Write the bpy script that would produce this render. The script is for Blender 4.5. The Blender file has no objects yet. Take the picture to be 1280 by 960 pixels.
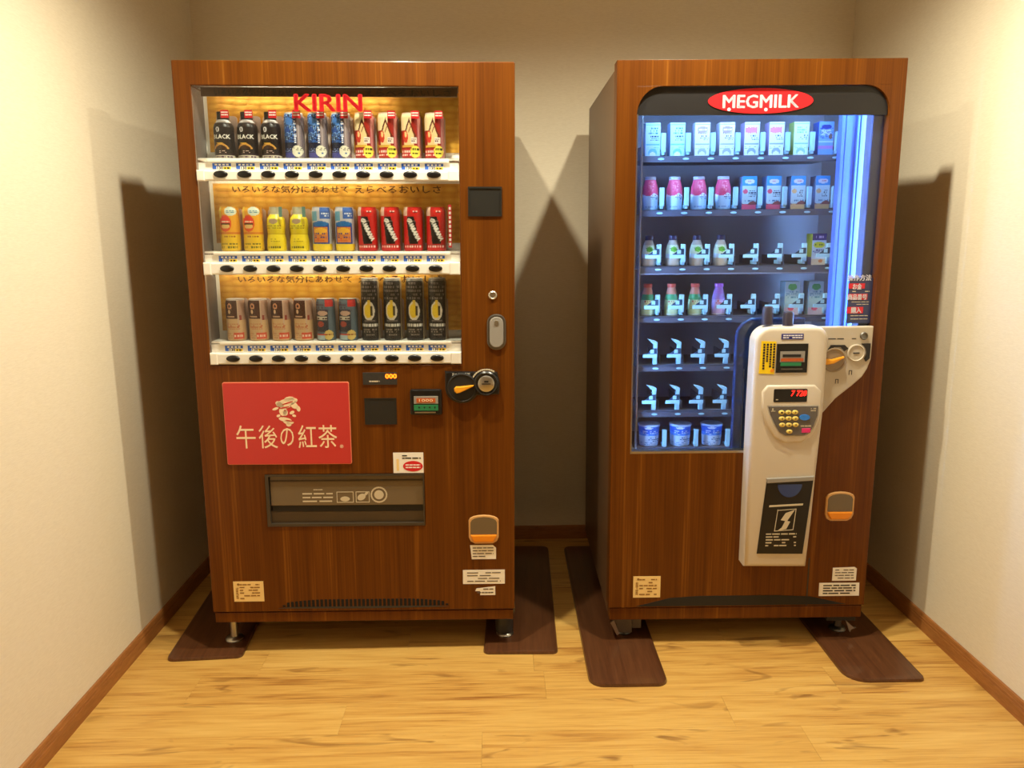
import bpy, bmesh, math, random
import numpy as np
from mathutils import Matrix, Vector, Euler
random.seed(7)
C = bpy.context.scene.collection
SC = bpy.context.scene

# ------------------------------------------------------------------ camera
PITCH, ROLL, YAW, CAMH, FPX = 0.1885, -0.0088, 0.018, 1.3379, 975.03
cy, sy, cp, sp = math.cos(YAW), math.sin(YAW), math.cos(PITCH), math.sin(PITCH)
fw = Vector((sy*cp, cy*cp, -sp)); rt = Vector((cy, -sy, 0)); up = rt.cross(fw)
cr, sr = math.cos(ROLL), math.sin(ROLL)
r2 = rt*cr + up*sr; u2 = up*cr - rt*sr
cam = bpy.data.cameras.new('camera'); cam_o = bpy.data.objects.new('camera', cam); C.objects.link(cam_o)
cam.sensor_width = 36; cam.lens = FPX/1280*36; cam.clip_start = .02
cam_o.matrix_world = Matrix(((r2.x, u2.x, -fw.x, 0), (r2.y, u2.y, -fw.y, 0), (r2.z, u2.z, -fw.z, CAMH), (0, 0, 0, 1)))
SC.camera = cam_o

# ------------------------------------------------------------------ world, lamps, exposure
SC.view_settings.view_transform = 'Standard'; SC.view_settings.look = 'None'
SC.view_settings.gamma = 1; SC.view_settings.use_curve_mapping = False
SC.view_settings.exposure = 0.0
w = bpy.data.worlds.new('world'); SC.world = w; w.use_nodes = True
w.node_tree.nodes['Background'].inputs[0].default_value = (1, .8, .55, 1)
w.node_tree.nodes['Background'].inputs[1].default_value = .15
WARM = (1, .93, .71)
def spot(name, loc, power, size=150, blend=1.0, radius=.03, aim=None):
    l = bpy.data.lights.new(name, 'SPOT'); l.energy = power; l.color = WARM
    l.spot_size = math.radians(size); l.spot_blend = blend; l.shadow_soft_size = radius
    o = bpy.data.objects.new(name, l); C.objects.link(o); o.location = loc
    if aim is not None:
        o.rotation_euler = (Vector(aim)-Vector(loc)).to_track_quat('-Z', 'Y').to_euler()
    return o
spot('downlight', (-.33, 1.90, 2.47), 109, 155, .78)
spot('downlight', (.645, 2.02, 2.47), 109, 155, .78)
spot('downlight', (-.42, .3, 2.47), 7, 146, radius=.05)  # this and the next two: unseen spots added for fill
spot('downlight', (.64, .3, 2.47), 7, 146, radius=.05)
spot('downlight', (.1, -1.1, 2.47), 6, 146, radius=.05)

# ------------------------------------------------------------------ helpers
def lin(c):
    r = []
    for v in c[:3]:
        v = v/255
        r.append(v/12.92 if v <= .04045 else ((v+.055)/1.055)**2.4)
    return (*r, 1)
class NT:
    def __init__(s, m):
        m.use_nodes = True; s.t = m.node_tree; s.t.nodes.clear()
        s.out = s.n('ShaderNodeOutputMaterial')
    def n(s, t, **kw):
        x = s.t.nodes.new(t)
        for k, v in kw.items(): setattr(x, k, v)
        return x
    def l(s, a, b): s.t.links.new(a, b)
def mat(name, c, rough=.5, metal=0, spec=.5, bump=0, bscale=200, coat=0, emit=0, emitc=None, alpha=1):
    m = bpy.data.materials.new(name); t = NT(m); b = t.n('ShaderNodeBsdfPrincipled')
    b.inputs['Base Color'].default_value = lin(c); b.inputs['Roughness'].default_value = rough
    b.inputs['Metallic'].default_value = metal; b.inputs['Specular IOR Level'].default_value = spec
    b.inputs['Coat Weight'].default_value = coat; b.inputs['Coat Roughness'].default_value = .08
    if emit:
        b.inputs['Emission Color'].default_value = lin(emitc or c); b.inputs['Emission Strength'].default_value = emit
    tc = t.n('ShaderNodeTexCoord'); nz = t.n('ShaderNodeTexNoise'); nz.inputs['Scale'].default_value = bscale
    t.l(tc.outputs['Object'], nz.inputs['Vector'])
    if bump:
        bp = t.n('ShaderNodeBump'); bp.inputs['Strength'].default_value = bump; bp.inputs['Distance'].default_value = .002
        t.l(nz.outputs['Fac'], bp.inputs['Height']); t.l(bp.outputs['Normal'], b.inputs['Normal'])
    else:                                                     # faint mottling so nothing is dead flat
        mr = t.n('ShaderNodeMapRange'); mr.inputs['To Min'].default_value = max(0, rough-.05); mr.inputs['To Max'].default_value = min(1, rough+.05)
        nz.inputs['Scale'].default_value = 25
        t.l(nz.outputs['Fac'], mr.inputs['Value']); t.l(mr.outputs['Result'], b.inputs['Roughness'])
    if alpha < 1:
        b.inputs['Alpha'].default_value = alpha
    t.l(b.outputs[0], t.out.inputs[0]); return m
def ramp(t, stops):
    r = t.n('ShaderNodeValToRGB'); e = r.color_ramp.elements
    e[0].position, e[0].color = stops[0][0], lin(stops[0][1]); e[1].position, e[1].color = stops[-1][0], lin(stops[-1][1])
    for p, c in stops[1:-1]:
        x = e.new(p); x.color = lin(c)
    return r
def wood_mat(name, stops, scale, fine, rough=.38, rnd=False, seam=None, coat=0, knots=None, spec=.5):
    m = bpy.data.materials.new(name); t = NT(m); b = t.n('ShaderNodeBsdfPrincipled')
    tc = t.n('ShaderNodeTexCoord'); src = tc.outputs['Object']
    if rnd:
        oi = t.n('ShaderNodeObjectInfo'); mu = t.n('ShaderNodeVectorMath', operation='SCALE'); mu.inputs['Scale'].default_value = 37
        cx = t.n('ShaderNodeCombineXYZ')
        for i in range(3): t.l(oi.outputs['Random'], cx.inputs[i])
        t.l(cx.outputs[0], mu.inputs[0]); ad = t.n('ShaderNodeVectorMath', operation='ADD')
        t.l(src, ad.inputs[0]); t.l(mu.outputs[0], ad.inputs[1]); src = ad.outputs[0]
    def noise(sc, detail, dist):
        mp = t.n('ShaderNodeMapping'); mp.inputs['Scale'].default_value = sc; t.l(src, mp.inputs[0])
        nz = t.n('ShaderNodeTexNoise'); nz.inputs['Scale'].default_value = 1; nz.inputs['Detail'].default_value = detail
        nz.inputs['Distortion'].default_value = dist; t.l(mp.outputs[0], nz.inputs['Vector']); return nz.outputs['Fac']
    a = noise(scale, 5, .6); f = noise(fine, 3, .1)
    mx = t.n('ShaderNodeMix'); mx.inputs['Factor'].default_value = .42; t.l(a, mx.inputs[2]); t.l(f, mx.inputs[3])
    fac = mx.outputs[0]
    if rnd:
        ma = t.n('ShaderNodeMath', operation='MULTIPLY_ADD'); t.l(oi.outputs['Random'], ma.inputs[0]); ma.inputs[1].default_value = .1; ma.inputs[2].default_value = -.05
        m2 = t.n('ShaderNodeMath', operation='ADD'); t.l(fac, m2.inputs[0]); t.l(ma.outputs[0], m2.inputs[1]); fac = m2.outputs[0]
    r = ramp(t, stops); t.l(fac, r.inputs[0]); col = r.outputs[0]
    if knots:
        k = noise(knots[0], 2, 1.5); kr = t.n('ShaderNodeMapRange'); kr.inputs['From Min'].default_value = knots[1]; kr.inputs['From Max'].default_value = knots[1]+.1
        t.l(k, kr.inputs['Value']); mk = t.n('ShaderNodeMix', data_type='RGBA', blend_type='MULTIPLY'); mk.inputs[7].default_value = lin(knots[2])
        kf = t.n('ShaderNodeMath', operation='MULTIPLY'); t.l(kr.outputs[0], kf.inputs[0]); t.l(f, kf.inputs[1])
        t.l(kf.outputs[0], mk.inputs[0]); t.l(col, mk.inputs[6]); col = mk.outputs[2]
    t.l(col, b.inputs['Base Color']); b.inputs['Roughness'].default_value = rough; b.inputs['Coat Weight'].default_value = coat
    b.inputs['Specular IOR Level'].default_value = spec; b.inputs['Coat Roughness'].default_value = .1
    bp = t.n('ShaderNodeBump'); bp.inputs['Strength'].default_value = .12; bp.inputs['Distance'].default_value = .001
    t.l(f, bp.inputs['Height']); t.l(bp.outputs[0], b.inputs['Normal'])
    t.l(b.outputs[0], t.out.inputs[0]); return m
def glass_mat(name, tint, gloss=.06, rough=.02, density=0, dcol=(20, 20, 25)):
    m = bpy.data.materials.new(name); t = NT(m)
    tr = t.n('ShaderNodeBsdfTransparent'); tr.inputs[0].default_value = lin(tint)
    gl = t.n('ShaderNodeBsdfGlossy'); gl.inputs['Roughness'].default_value = rough
    lw = t.n('ShaderNodeLayerWeight'); lw.inputs[0].default_value = .5
    pw = t.n('ShaderNodeMath', operation='POWER'); t.l(lw.outputs['Facing'], pw.inputs[0]); pw.inputs[1].default_value = 5
    ma = t.n('ShaderNodeMath', operation='MULTIPLY_ADD'); t.l(pw.outputs[0], ma.inputs[0]); ma.inputs[1].default_value = .9; ma.inputs[2].default_value = gloss*.5
    mx = t.n('ShaderNodeMixShader'); t.l(ma.outputs[0], mx.inputs[0])
    base = tr.outputs[0]
    if density:
        df = t.n('ShaderNodeBsdfDiffuse'); df.inputs[0].default_value = lin(dcol)
        m2 = t.n('ShaderNodeMixShader'); m2.inputs[0].default_value = density; t.l(tr.outputs[0], m2.inputs[1]); t.l(df.outputs[0], m2.inputs[2]); base = m2.outputs[0]
    t.l(base, mx.inputs[1]); t.l(gl.outputs[0], mx.inputs[2]); t.l(mx.outputs[0], t.out.inputs[0]); return m

class MB:
    def __init__(s): s.v = []; s.f = []; s.m = []
    def add(s, vs, fs, mi=0):
        o = len(s.v); s.v += [tuple(v) for v in vs]; s.f += [tuple(i+o for i in f) for f in fs]; s.m += [mi]*len(fs); return s
    def box(s, x0, x1, y0, y1, z0, z1, mi=0, bev=0):
        if bev:
            return s.prism([(x0, z0), (x1, z0), (x1, z1), (x0, z1)], y0, y1, bev, mi)
        s.add([(x0, y0, z0), (x1, y0, z0), (x1, y1, z0), (x0, y1, z0), (x0, y0, z1), (x1, y0, z1), (x1, y1, z1), (x0, y1, z1)],
              [(0, 3, 2, 1), (4, 5, 6, 7), (0, 1, 5, 4), (1, 2, 6, 5), (2, 3, 7, 6), (3, 0, 4, 7)], mi); return s
    def prism(s, pts, y0, y1, bev=0, mi=0, seg=2, axis='y'):
        """polygon in x-z, front face at y0, back at y1, front rim bevelled"""
        bm = bmesh.new(); n = len(pts)
        a = [bm.verts.new((p[0], y0, p[1])) for p in pts]; b = [bm.verts.new((p[0], y1, p[1])) for p in pts]
        f = bm.faces.new(a); bm.faces.new(b[::-1])
        for i in range(n): bm.faces.new((a[i], b[i], b[(i+1) % n], a[(i+1) % n]))
        bmesh.ops.recalc_face_normals(bm, faces=bm.faces)
        if bev: bmesh.ops.bevel(bm, geom=list(f.edges), offset=bev, segments=seg, affect='EDGES', profile=.5)
        s.bm(bm, mi, axis); return s
    def bm(s, bm, mi=0, axis='y'):
        bm.verts.index_update()
        vs = [v.co.copy() for v in bm.verts]
        if axis == 'z': vs = [Vector((v.x, v.z, -v.y)) for v in vs]      # front (y0) becomes top
        s.add(vs, [tuple(v.index for v in f.verts) for f in bm.faces], mi); bm.free()
    def lathe(s, prof, cx=0, cy=0, cz=0, n=24, mi=0, axis='z', sx=1, sy=1):
        rows = []; o = len(s.v)
        for r, h in prof:
            for k in range(n):
                a = 2*math.pi*k/n; x, y = r*math.cos(a)*sx, r*math.sin(a)*sy
                s.v.append((cx+x, cy+y, cz+h) if axis == 'z' else (cx+x, cy-h, cz+y))
        m = len(prof)
        for i in range(m-1):
            for k in range(n):
                q = (o+i*n+k, o+i*n+(k+1) % n, o+(i+1)*n+(k+1) % n, o+(i+1)*n+k)
                s.f.append(q); s.m.append(mi)
        s.f.append(tuple(o+k for k in range(n))[::-1]); s.m.append(mi)
        s.f.append(tuple(o+(m-1)*n+k for k in range(n))); s.m.append(mi)
        return s
    def disc(s, cx, cz, rx, rz, y, t=.0006, n=20, mi=0, rot=0):
        c, d = math.cos(rot), math.sin(rot)
        pts = [(cx+rx*math.cos(2*math.pi*k/n)*c-rz*math.sin(2*math.pi*k/n)*d, cz+rx*math.cos(2*math.pi*k/n)*d+rz*math.sin(2*math.pi*k/n)*c) for k in range(n)]
        return s.prism(pts, y-t, y, 0, mi)
    def plate(s, xs, zs, holes, y0, y1, mi=0):
        """slab of cells with rectangular holes, outer rim and hole rims closed, shared vertices"""
        idx = {}
        def v(i, j, k):
            if (i, j, k) not in idx:
                idx[(i, j, k)] = len(s.v); s.v.append((xs[i], (y0, y1)[k], zs[j]))
            return idx[(i, j, k)]
        nx, nz = len(xs)-1, len(zs)-1
        def solid(i, j):
            if not (0 <= i < nx and 0 <= j < nz): return False
            x, z = (xs[i]+xs[i+1])/2, (zs[j]+zs[j+1])/2
            return not any(h[0] < x < h[1] and h[2] < z < h[3] for h in holes)
        def F(*q): s.f.append(q); s.m.append(mi)
        for i in range(nx):
            for j in range(nz):
                if not solid(i, j): continue
                F(v(i, j, 0), v(i+1, j, 0), v(i+1, j+1, 0), v(i, j+1, 0)); F(v(i, j, 1), v(i, j+1, 1), v(i+1, j+1, 1), v(i+1, j, 1))
                if not solid(i-1, j): F(v(i, j, 0), v(i, j+1, 0), v(i, j+1, 1), v(i, j, 1))
                if not solid(i+1, j): F(v(i+1, j, 0), v(i+1, j, 1), v(i+1, j+1, 1), v(i+1, j+1, 0))
                if not solid(i, j-1): F(v(i, j, 0), v(i, j, 1), v(i+1, j, 1), v(i+1, j, 0))
                if not solid(i, j+1): F(v(i, j+1, 0), v(i+1, j+1, 0), v(i+1, j+1, 1), v(i, j+1, 1))
        return s
    def mesh(s, name, mats, smooth=None):
        me = bpy.data.meshes.new(name); me.from_pydata(s.v, [], s.f)
        for m in (mats if isinstance(mats, (list, tuple)) else [mats]): me.materials.append(m)
        me.polygons.foreach_set('material_index', s.m)
        if smooth is not None:
            me.polygons.foreach_set('use_smooth', [True]*len(s.f))
            me.update(); me.set_sharp_from_angle(angle=math.radians(smooth))
        me.update(); return me
    def build(s, name, mats, parent=None, smooth=None, loc=None):
        return link(name, s.mesh(name, mats, smooth), parent, loc)
def link(name, me, parent=None, loc=None):
    o = bpy.data.objects.new(name, me); C.objects.link(o)
    if parent: o.parent = parent
    if loc is not None: o.location = loc
    return o
def empty(name, loc, rot, label, cat, group=None):
    o = bpy.data.objects.new(name, None); C.objects.link(o); o.location = loc; o.rotation_euler = rot
    o.empty_display_size = .1; o['label'] = label; o['category'] = cat
    if group: o['group'] = group
    return o
def structure(o): o['kind'] = 'structure'; return o
def stuff(o): o['kind'] = 'stuff'; return o
def roundrect(x0, x1, z0, z1, r, n=5):
    rr = r if isinstance(r, (list, tuple)) else (r,)*4           # bl, br, tr, tl
    p = []
    for (cx, cz, a0), q in zip(((x0, z0, 180), (x1, z0, 270), (x1, z1, 0), (x0, z1, 90)), rr):
        sx = 1 if cx == x0 else -1; sz = 1 if cz == z0 else -1
        if q == 0: p.append((cx, cz)); continue
        for k in range(n+1):
            a = math.radians(a0+90*k/n); p.append((cx+sx*q+q*math.cos(a), cz+sz*q+q*math.sin(a)))
    return p
def text_mesh(body, x0, x1, z0, z1, y, m, t=.0006, bold=0, res=2, wrap=None, rot=0, shear=0, keep=False):
    """lettering fitted into a rectangle on a front (or around a cylinder of radius wrap centred at x=0,y=0)"""
    c = bpy.data.curves.new('lettering', 'FONT'); c.body = body; c.size = 1; c.resolution_u = res; c.shear = shear
    o = bpy.data.objects.new('lettering', c); C.objects.link(o)
    dg = bpy.context.evaluated_depsgraph_get(); me = bpy.data.meshes.new_from_object(o.evaluated_get(dg))
    bpy.data.objects.remove(o); bpy.data.curves.remove(c)
    n = len(me.vertices); co = np.zeros(n*3); me.vertices.foreach_get('co', co); co = co.reshape(-1, 3)
    if rot:
        a = math.radians(rot); x, z = co[:, 0]*math.cos(a)-co[:, 1]*math.sin(a), co[:, 0]*math.sin(a)+co[:, 1]*math.cos(a)
    else: x, z = co[:, 0].copy(), co[:, 1].copy()
    x = x0+(x-x.min())/max(1e-9, x.max()-x.min())*(x1-x0); z = z0+(z-z.min())/max(1e-9, z.max()-z.min())*(z1-z0)
    if wrap:
        a = np.arcsin(np.clip(x/wrap, -.99, .99)); co = np.stack([(wrap+t)*np.sin(a), y-(wrap+t)*np.cos(a), z], 1)
    else: co = np.stack([x, np.full(n, y-t), z], 1)
    me.vertices.foreach_set('co', co.ravel()); me.materials.clear(); me.materials.append(m)
    if bold:
        b2 = bmesh.new(); k = bold*.35*(z1-z0)
        for dx, dz in ((-k, 0), (k, 0), (0, k*.6), (0, -k*.6), (0, 0)):
            m2 = me.copy()
            m2.transform(Matrix.Translation((dx, 0, dz))); b2.from_mesh(m2); bpy.data.meshes.remove(m2)
        b2.to_mesh(me); b2.free()
    # thin backing so the letters have depth
    bm = bmesh.new(); bm.from_mesh(me)
    bmesh.ops.recalc_face_normals(bm, faces=bm.faces)
    if not wrap:
        r = bmesh.ops.extrude_face_region(bm, geom=bm.faces[:])
        bmesh.ops.translate(bm, verts=[g for g in r['geom'] if isinstance(g, bmesh.types.BMVert)], vec=(0, t*.9, 0))
        bmesh.ops.recalc_face_normals(bm, faces=bm.faces)
    bm.to_mesh(me); bm.free(); me.update(); return me
def text(body, x0, x1, z0, z1, y, m, parent, name='lettering', **k):
    return link(name, text_mesh(body, x0, x1, z0, z1, y, m, **k), parent)
def dashes(mb, x0, x1, z0, z1, y, rows, seed=0, fill=.7, mi=0, hgt=.5, word=(.15, .4)):
    """small print too fine to read: thin ink strokes in rows"""
    r = random.Random(seed); h = (z1-z0)/rows
    for i in range(rows):
        x = x0; zc = z1-h*(i+.5)
        while x < x1-.001:
            L = (x1-x0)*r.uniform(*word)
            if r.random() < fill: mb.box(x, min(x1, x+L*.85), y-.0005, y, zc-h*hgt/2, zc+h*hgt/2, mi)
            x += L

# ------------------------------------------------------------------ materials
M = {}
M['wall'] = None
def wall_mat():
    m = bpy.data.materials.new('wallpaper'); t = NT(m); b = t.n('ShaderNodeBsdfPrincipled')
    b.inputs['Roughness'].default_value = .75; b.inputs['Specular IOR Level'].default_value = .2
    tc = t.n('ShaderNodeTexCoord'); mp = t.n('ShaderNodeMapping'); mp.inputs['Scale'].default_value = (60, 60, 420); t.l(tc.outputs['Object'], mp.inputs[0])
    nz = t.n('ShaderNodeTexNoise'); nz.inputs['Scale'].default_value = 1; nz.inputs['Detail'].default_value = 4; t.l(mp.outputs[0], nz.inputs['Vector'])
    r = ramp(t, [(.3, (226, 214, 190)), (.7, (234, 223, 200))]); t.l(nz.outputs['Fac'], r.inputs[0]); t.l(r.outputs[0], b.inputs['Base Color'])
    bp = t.n('ShaderNodeBump'); bp.inputs['Strength'].default_value = .25; bp.inputs['Distance'].default_value = .001
    t.l(nz.outputs['Fac'], bp.inputs['Height']); t.l(bp.outputs[0], b.inputs['Normal']); t.l(b.outputs[0], t.out.inputs[0]); return m
M['wall'] = wall_mat()
M['ceil'] = mat('ceiling_paint', (232, 226, 212), .8, bump=.2, bscale=300)
M['plank'] = wood_mat('oak_plank', [(.28, (156, 102, 44)), (.42, (202, 152, 76)), (.55, (216, 170, 90)), (.75, (228, 186, 106))], (3.2, 30, 30), (7, 160, 160), .36, True, knots=((3.5, 13, 13), .62, (120, 70, 30)))
M['subfloor'] = mat('subfloor', (90, 60, 35), .8)
M['base'] = wood_mat('skirting_wood', [(.3, (140, 86, 40)), (.7, (176, 116, 60))], (8, 8, 60), (40, 40, 200), .45)
M['walnut'] = wood_mat('walnut_laminate', [(.25, (70, 33, 2)), (.42, (91, 46, 4)), (.58, (106, 57, 7)), (.74, (142, 88, 26))], (34, 34, .9), (190, 190, 2.2), .38, coat=.06, spec=.22)
M['side'] = mat('brown_side', (112, 84, 58), .4, bump=.05)
M['mat'] = wood_mat('mat_wood', [(.3, (72, 40, 22)), (.7, (104, 64, 38))], (50, 3, 50), (190, 8, 190), .3, coat=.5)
M['white'] = mat('white_plastic', (236, 232, 222), .4)
M['cream'] = mat('cream_plastic', (208, 196, 178), .38)
M['cream2'] = mat('cream_plastic_wing', (194, 182, 162), .42)
M['grey'] = mat('grey_plastic', (150, 146, 140), .45)
M['black'] = mat('black_plastic', (18, 17, 18), .3)
M['black_m'] = mat('black_matt', (22, 21, 22), .6)
M['dgrey'] = mat('dark_grey_plastic', (52, 50, 48), .4)
M['screen'] = mat('dark_screen', (40, 40, 38), .25)
M['steel'] = mat('steel', (190, 188, 182), .3, 1)
M['dsteel'] = mat('dark_steel', (120, 118, 114), .4, 1)
M['red'] = mat('red_print', (214, 32, 40), .4)
M['poster'] = mat('red_poster', (198, 54, 52), .35, coat=.2)
M['postedge'] = mat('poster_edge', (222, 120, 90), .35)
M['creamprint'] = mat('cream_print', (250, 226, 190), .5)
M['post'] = mat('smoky_post', (58, 54, 70), .35)
M['padgrey'] = mat('keypad_grey', (98, 92, 88), .4)
M['ink2'] = mat('black_void', (8, 7, 6), .8)
M['ink'] = mat('ink', (30, 26, 24), .6)
M['faintink'] = mat('faint_ink', (150, 108, 52), .6)
M['greyink'] = mat('grey_ink', (92, 84, 76), .6)
M['brownink'] = mat('brown_ink', (96, 56, 16), .6)
M['paper'] = mat('white_paper', (248, 244, 234), .6)
M['tan'] = mat('tan_paper', (248, 216, 146), .6)
M['yellow'] = mat('yellow_print', (250, 214, 20), .5)
M['orange'] = mat('orange_plastic', (240, 146, 30), .35)
M['dish'] = mat('dish_grey', (150, 134, 112), .4)
M['lever'] = mat('amber_lever', (244, 168, 36), .35)
M['tanedge'] = mat('tan_edge', (214, 164, 104), .35)
M['blueprint'] = mat('blue_print', (50, 96, 190), .5)
M['navy'] = mat('navy_print', (44, 48, 130), .5)
M['green'] = mat('green_print', (40, 130, 84), .4)
M['ledo'] = mat('orange_led', (255, 130, 30), .5, emit=3, emitc=(255, 120, 20))
M['ledr'] = mat('red_led', (255, 50, 40), .5, emit=2.2, emitc=(255, 40, 30))
M['amber'] = mat('amber_display', (190, 90, 40), .3)
M['smoke'] = mat('smoky_flap', (112, 96, 74), .22, spec=.6)
M['smoke_d'] = mat('smoky_flap_low', (70, 56, 42), .2)
M['framebrown'] = mat('frame_brown', (66, 56, 44), .35)
M['print_w'] = mat('pale_print', (206, 194, 168), .5)
M['glass'] = glass_mat('clear_pane', (244, 246, 246))
M['keyy'] = mat('yellow_key', (232, 206, 110), .35)
M['keyb'] = mat('blue_key', (50, 130, 230), .35)
M['keyp'] = mat('pink_key', (226, 50, 120), .35)
M['liner'] = mat('grey_liner', (176, 172, 176), .5)
M['tray'] = mat('dark_tray', (84, 84, 96), .4)
M['traylip'] = mat('tray_lip', (120, 124, 140), .35)
M['stopper'] = mat('pale_stopper', (166, 212, 226), .3)
M['tagtop'] = mat('tag_face', (40, 60, 84), .35)
M['darkglass'] = mat('dark_glass_panel', (56, 62, 98), .3)
M['chute'] = glass_mat('smoky_chute', (120, 136, 180), density=.4, dcol=(70, 92, 150))
M['header'] = mat('black_header', (30, 28, 29), .42)
M['signwhite'] = mat('sign_white', (240, 240, 250), .5)
M['signred'] = mat('sign_red', (210, 40, 54), .5)
M['cover'] = mat('frosted_cover', (84, 112, 190), .3, emit=.12, emitc=(70, 130, 255))
M['led'] = mat('led_tube', (120, 170, 255), .4, emit=1, emitc=(120, 175, 255))
b_ = M['led'].node_tree.nodes
for n_ in b_:
    if n_.type == 'BSDF_PRINCIPLED':
        n_.inputs['Emission Color'].default_value = (.26, .5, 1, 1); n_.inputs['Emission Strength'].default_value = 100
def gold_mat():
    m = bpy.data.materials.new('gold_board'); t = NT(m); b = t.n('ShaderNodeBsdfPrincipled')
    b.inputs['Roughness'].default_value = .38; b.inputs['Metallic'].default_value = .35
    tc = t.n('ShaderNodeTexCoord'); mp = t.n('ShaderNodeMapping'); mp.inputs['Scale'].default_value = (26, 26, 56); t.l(tc.outputs['Object'], mp.inputs[0])
    vo = t.n('ShaderNodeTexVoronoi'); vo.inputs['Scale'].default_value = 1; vo.inputs['Randomness'].default_value = .35; t.l(mp.outputs[0], vo.inputs['Vector'])
    r = ramp(t, [(0, (244, 196, 84)), (.5, (226, 168, 60)), (.9, (196, 132, 40))]); t.l(vo.outputs['Distance'], r.inputs[0]); t.l(r.outputs[0], b.inputs['Base Color'])
    bp = t.n('ShaderNodeBump'); bp.inputs['Strength'].default_value = .5; bp.inputs['Distance'].default_value = .004; bp.invert = True
    t.l(vo.outputs['Distance'], bp.inputs['Height']); t.l(bp.outputs[0], b.inputs['Normal']); t.l(b.outputs[0], t.out.inputs[0]); return m
M['gold'] = gold_mat()
M['display_led'] = mat('display_led', (255, 236, 200), .5, emit=1)
for n_ in M['display_led'].node_tree.nodes:
    if n_.type == 'BSDF_PRINCIPLED':
        n_.inputs['Emission Color'].default_value = (1, .86, .62, 1); n_.inputs['Emission Strength'].default_value = 16
M['head_brown'] = mat('brown_header', (92, 62, 34), .5)
def printed_mat():
    m = bpy.data.materials.new('printed_label'); t = NT(m); b = t.n('ShaderNodeBsdfPrincipled')
    a = t.n('ShaderNodeAttribute'); a.attribute_name = 'Col'; t.l(a.outputs['Color'], b.inputs['Base Color'])
    b.inputs['Roughness'].default_value = .32; t.l(b.outputs[0], t.out.inputs[0]); return m
M['printed'] = printed_mat()

# ------------------------------------------------------------------ the room
XL, XR, D, ZC, Y0 = -1.1918, 1.4437, 3.3102, 2.5, -2.0
structure(MB().box(XL-.1, XL, Y0-.1, D+.1, -.05, ZC+.1).build('wall_left', M['wall']))
structure(MB().box(XR, XR+.1, Y0-.1, D+.1, -.05, ZC+.1).build('wall_right', M['wall']))
structure(MB().box(XL, XR, D, D+.1, -.05, ZC+.1).build('wall_back', M['wall']))
structure(MB().box(XL, XR, Y0-.1, Y0, -.05, ZC+.1).build('wall_front', M['wall']))
structure(MB().box(XL, XR, Y0, D, ZC, ZC+.1).build('ceiling', M['ceil']))
floor = structure(MB().box(XL, XR, Y0, D, -.05, -.006).build('floor', M['subfloor']))
PW, y = .148, 1.777-.148*6
rows = []
while y < D: rows.append(y); y += PW
rng = random.Random(11)
ends = {1.777: [-.06-1.2, -.06, .823]}
for ri, y in enumerate(rows):
    if abs(y-1.777) < .01: xs = [XL, -.055, .823, XR]
    else:
        xs = [XL]; x = XL+rng.uniform(.25, 1.0)
        while x < XR-.15: xs.append(x); x += rng.uniform(.85, 1.25)
        xs.append(XR)
    y1 = min(y+PW, D)
    for a, b in zip(xs[:-1], xs[1:]):
        mb = MB(); mb.prism([(a+.0002, -y1+.0002), (b-.0002, -y1+.0002), (b-.0002, -y-.0002), (a+.0002, -y-.0002)], 0, .006, .0003, 0, 1)
        # prism lies in x-z; turn it flat: front (y0) becomes the top
        mb.v = [(v[0], -v[2], -v[1]) for v in mb.v]; mb.f = [f[::-1] for f in mb.f]
        me = mb.mesh('plank', M['plank']); cx = (a+b)/2; cyy = (y+y1)/2
        for v in me.vertices: v.co.x -= cx; v.co.y -= cyy
        bmx = bmesh.new(); bmx.from_mesh(me); bmesh.ops.recalc_face_normals(bmx, faces=bmx.faces); bmx.to_mesh(me); bmx.free()
        link('plank', me, floor, (cx, cyy, 0))
MB().box(XL, XR, Y0, rows[0]-.0005, -.006, 0).build('floorboards', M['plank'], floor)
BB = .0608
def skirting(name, p0, p1, nx, ny):
    """profile swept from p0 to p1 (on the wall line), standing out along (nx, ny)"""
    prof = [(0, 0), (.010, 0), (.010, BB*.62), (.0085, BB*.64), (.0085, BB*.67), (.010, BB*.69), (.010, BB*.80), (.0085, BB*.82), (.0085, BB*.86), (.0095, BB*.88), (.007, BB*.985), (.005, BB), (0, BB)]
    vs = [(p[0]+nx*d, p[1]+ny*d, z) for p in (p0, p1) for d, z in prof]; n = len(prof)
    fs = [(i, i+1, n+i+1, n+i) for i in range(n-1)]+[tuple(range(n))[::-1], tuple(range(n, 2*n))]
    mb = MB().add(vs, fs); me = mb.mesh(name, M['base'])
    b = bmesh.new(); b.from_mesh(me); bmesh.ops.recalc_face_normals(b, faces=b.faces); b.to_mesh(me); b.free()
    structure(link(name, me))
skirting('baseboard_left', (XL, Y0), (XL, D), 1, 0)
skirting('baseboard_right', (XR, Y0), (XR, D), -1, 0)
skirting('baseboard_back', (XL+.01, D), (XR-.01, D), 0, -1)

# ------------------------------------------------------------------ machine frames
L_ROT, L_LOC = (0, .0087, .0055), (-.9305, 2.3538, 0)
R_ROT, R_LOC = (0, 0, -.0115), (.3534, 2.3706, 0)
L_MW = Matrix.Translation(L_LOC) @ Euler(L_ROT).to_matrix().to_4x4()
R_MW = Matrix.Translation(R_LOC) @ Euler(R_ROT).to_matrix().to_4x4()

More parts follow.
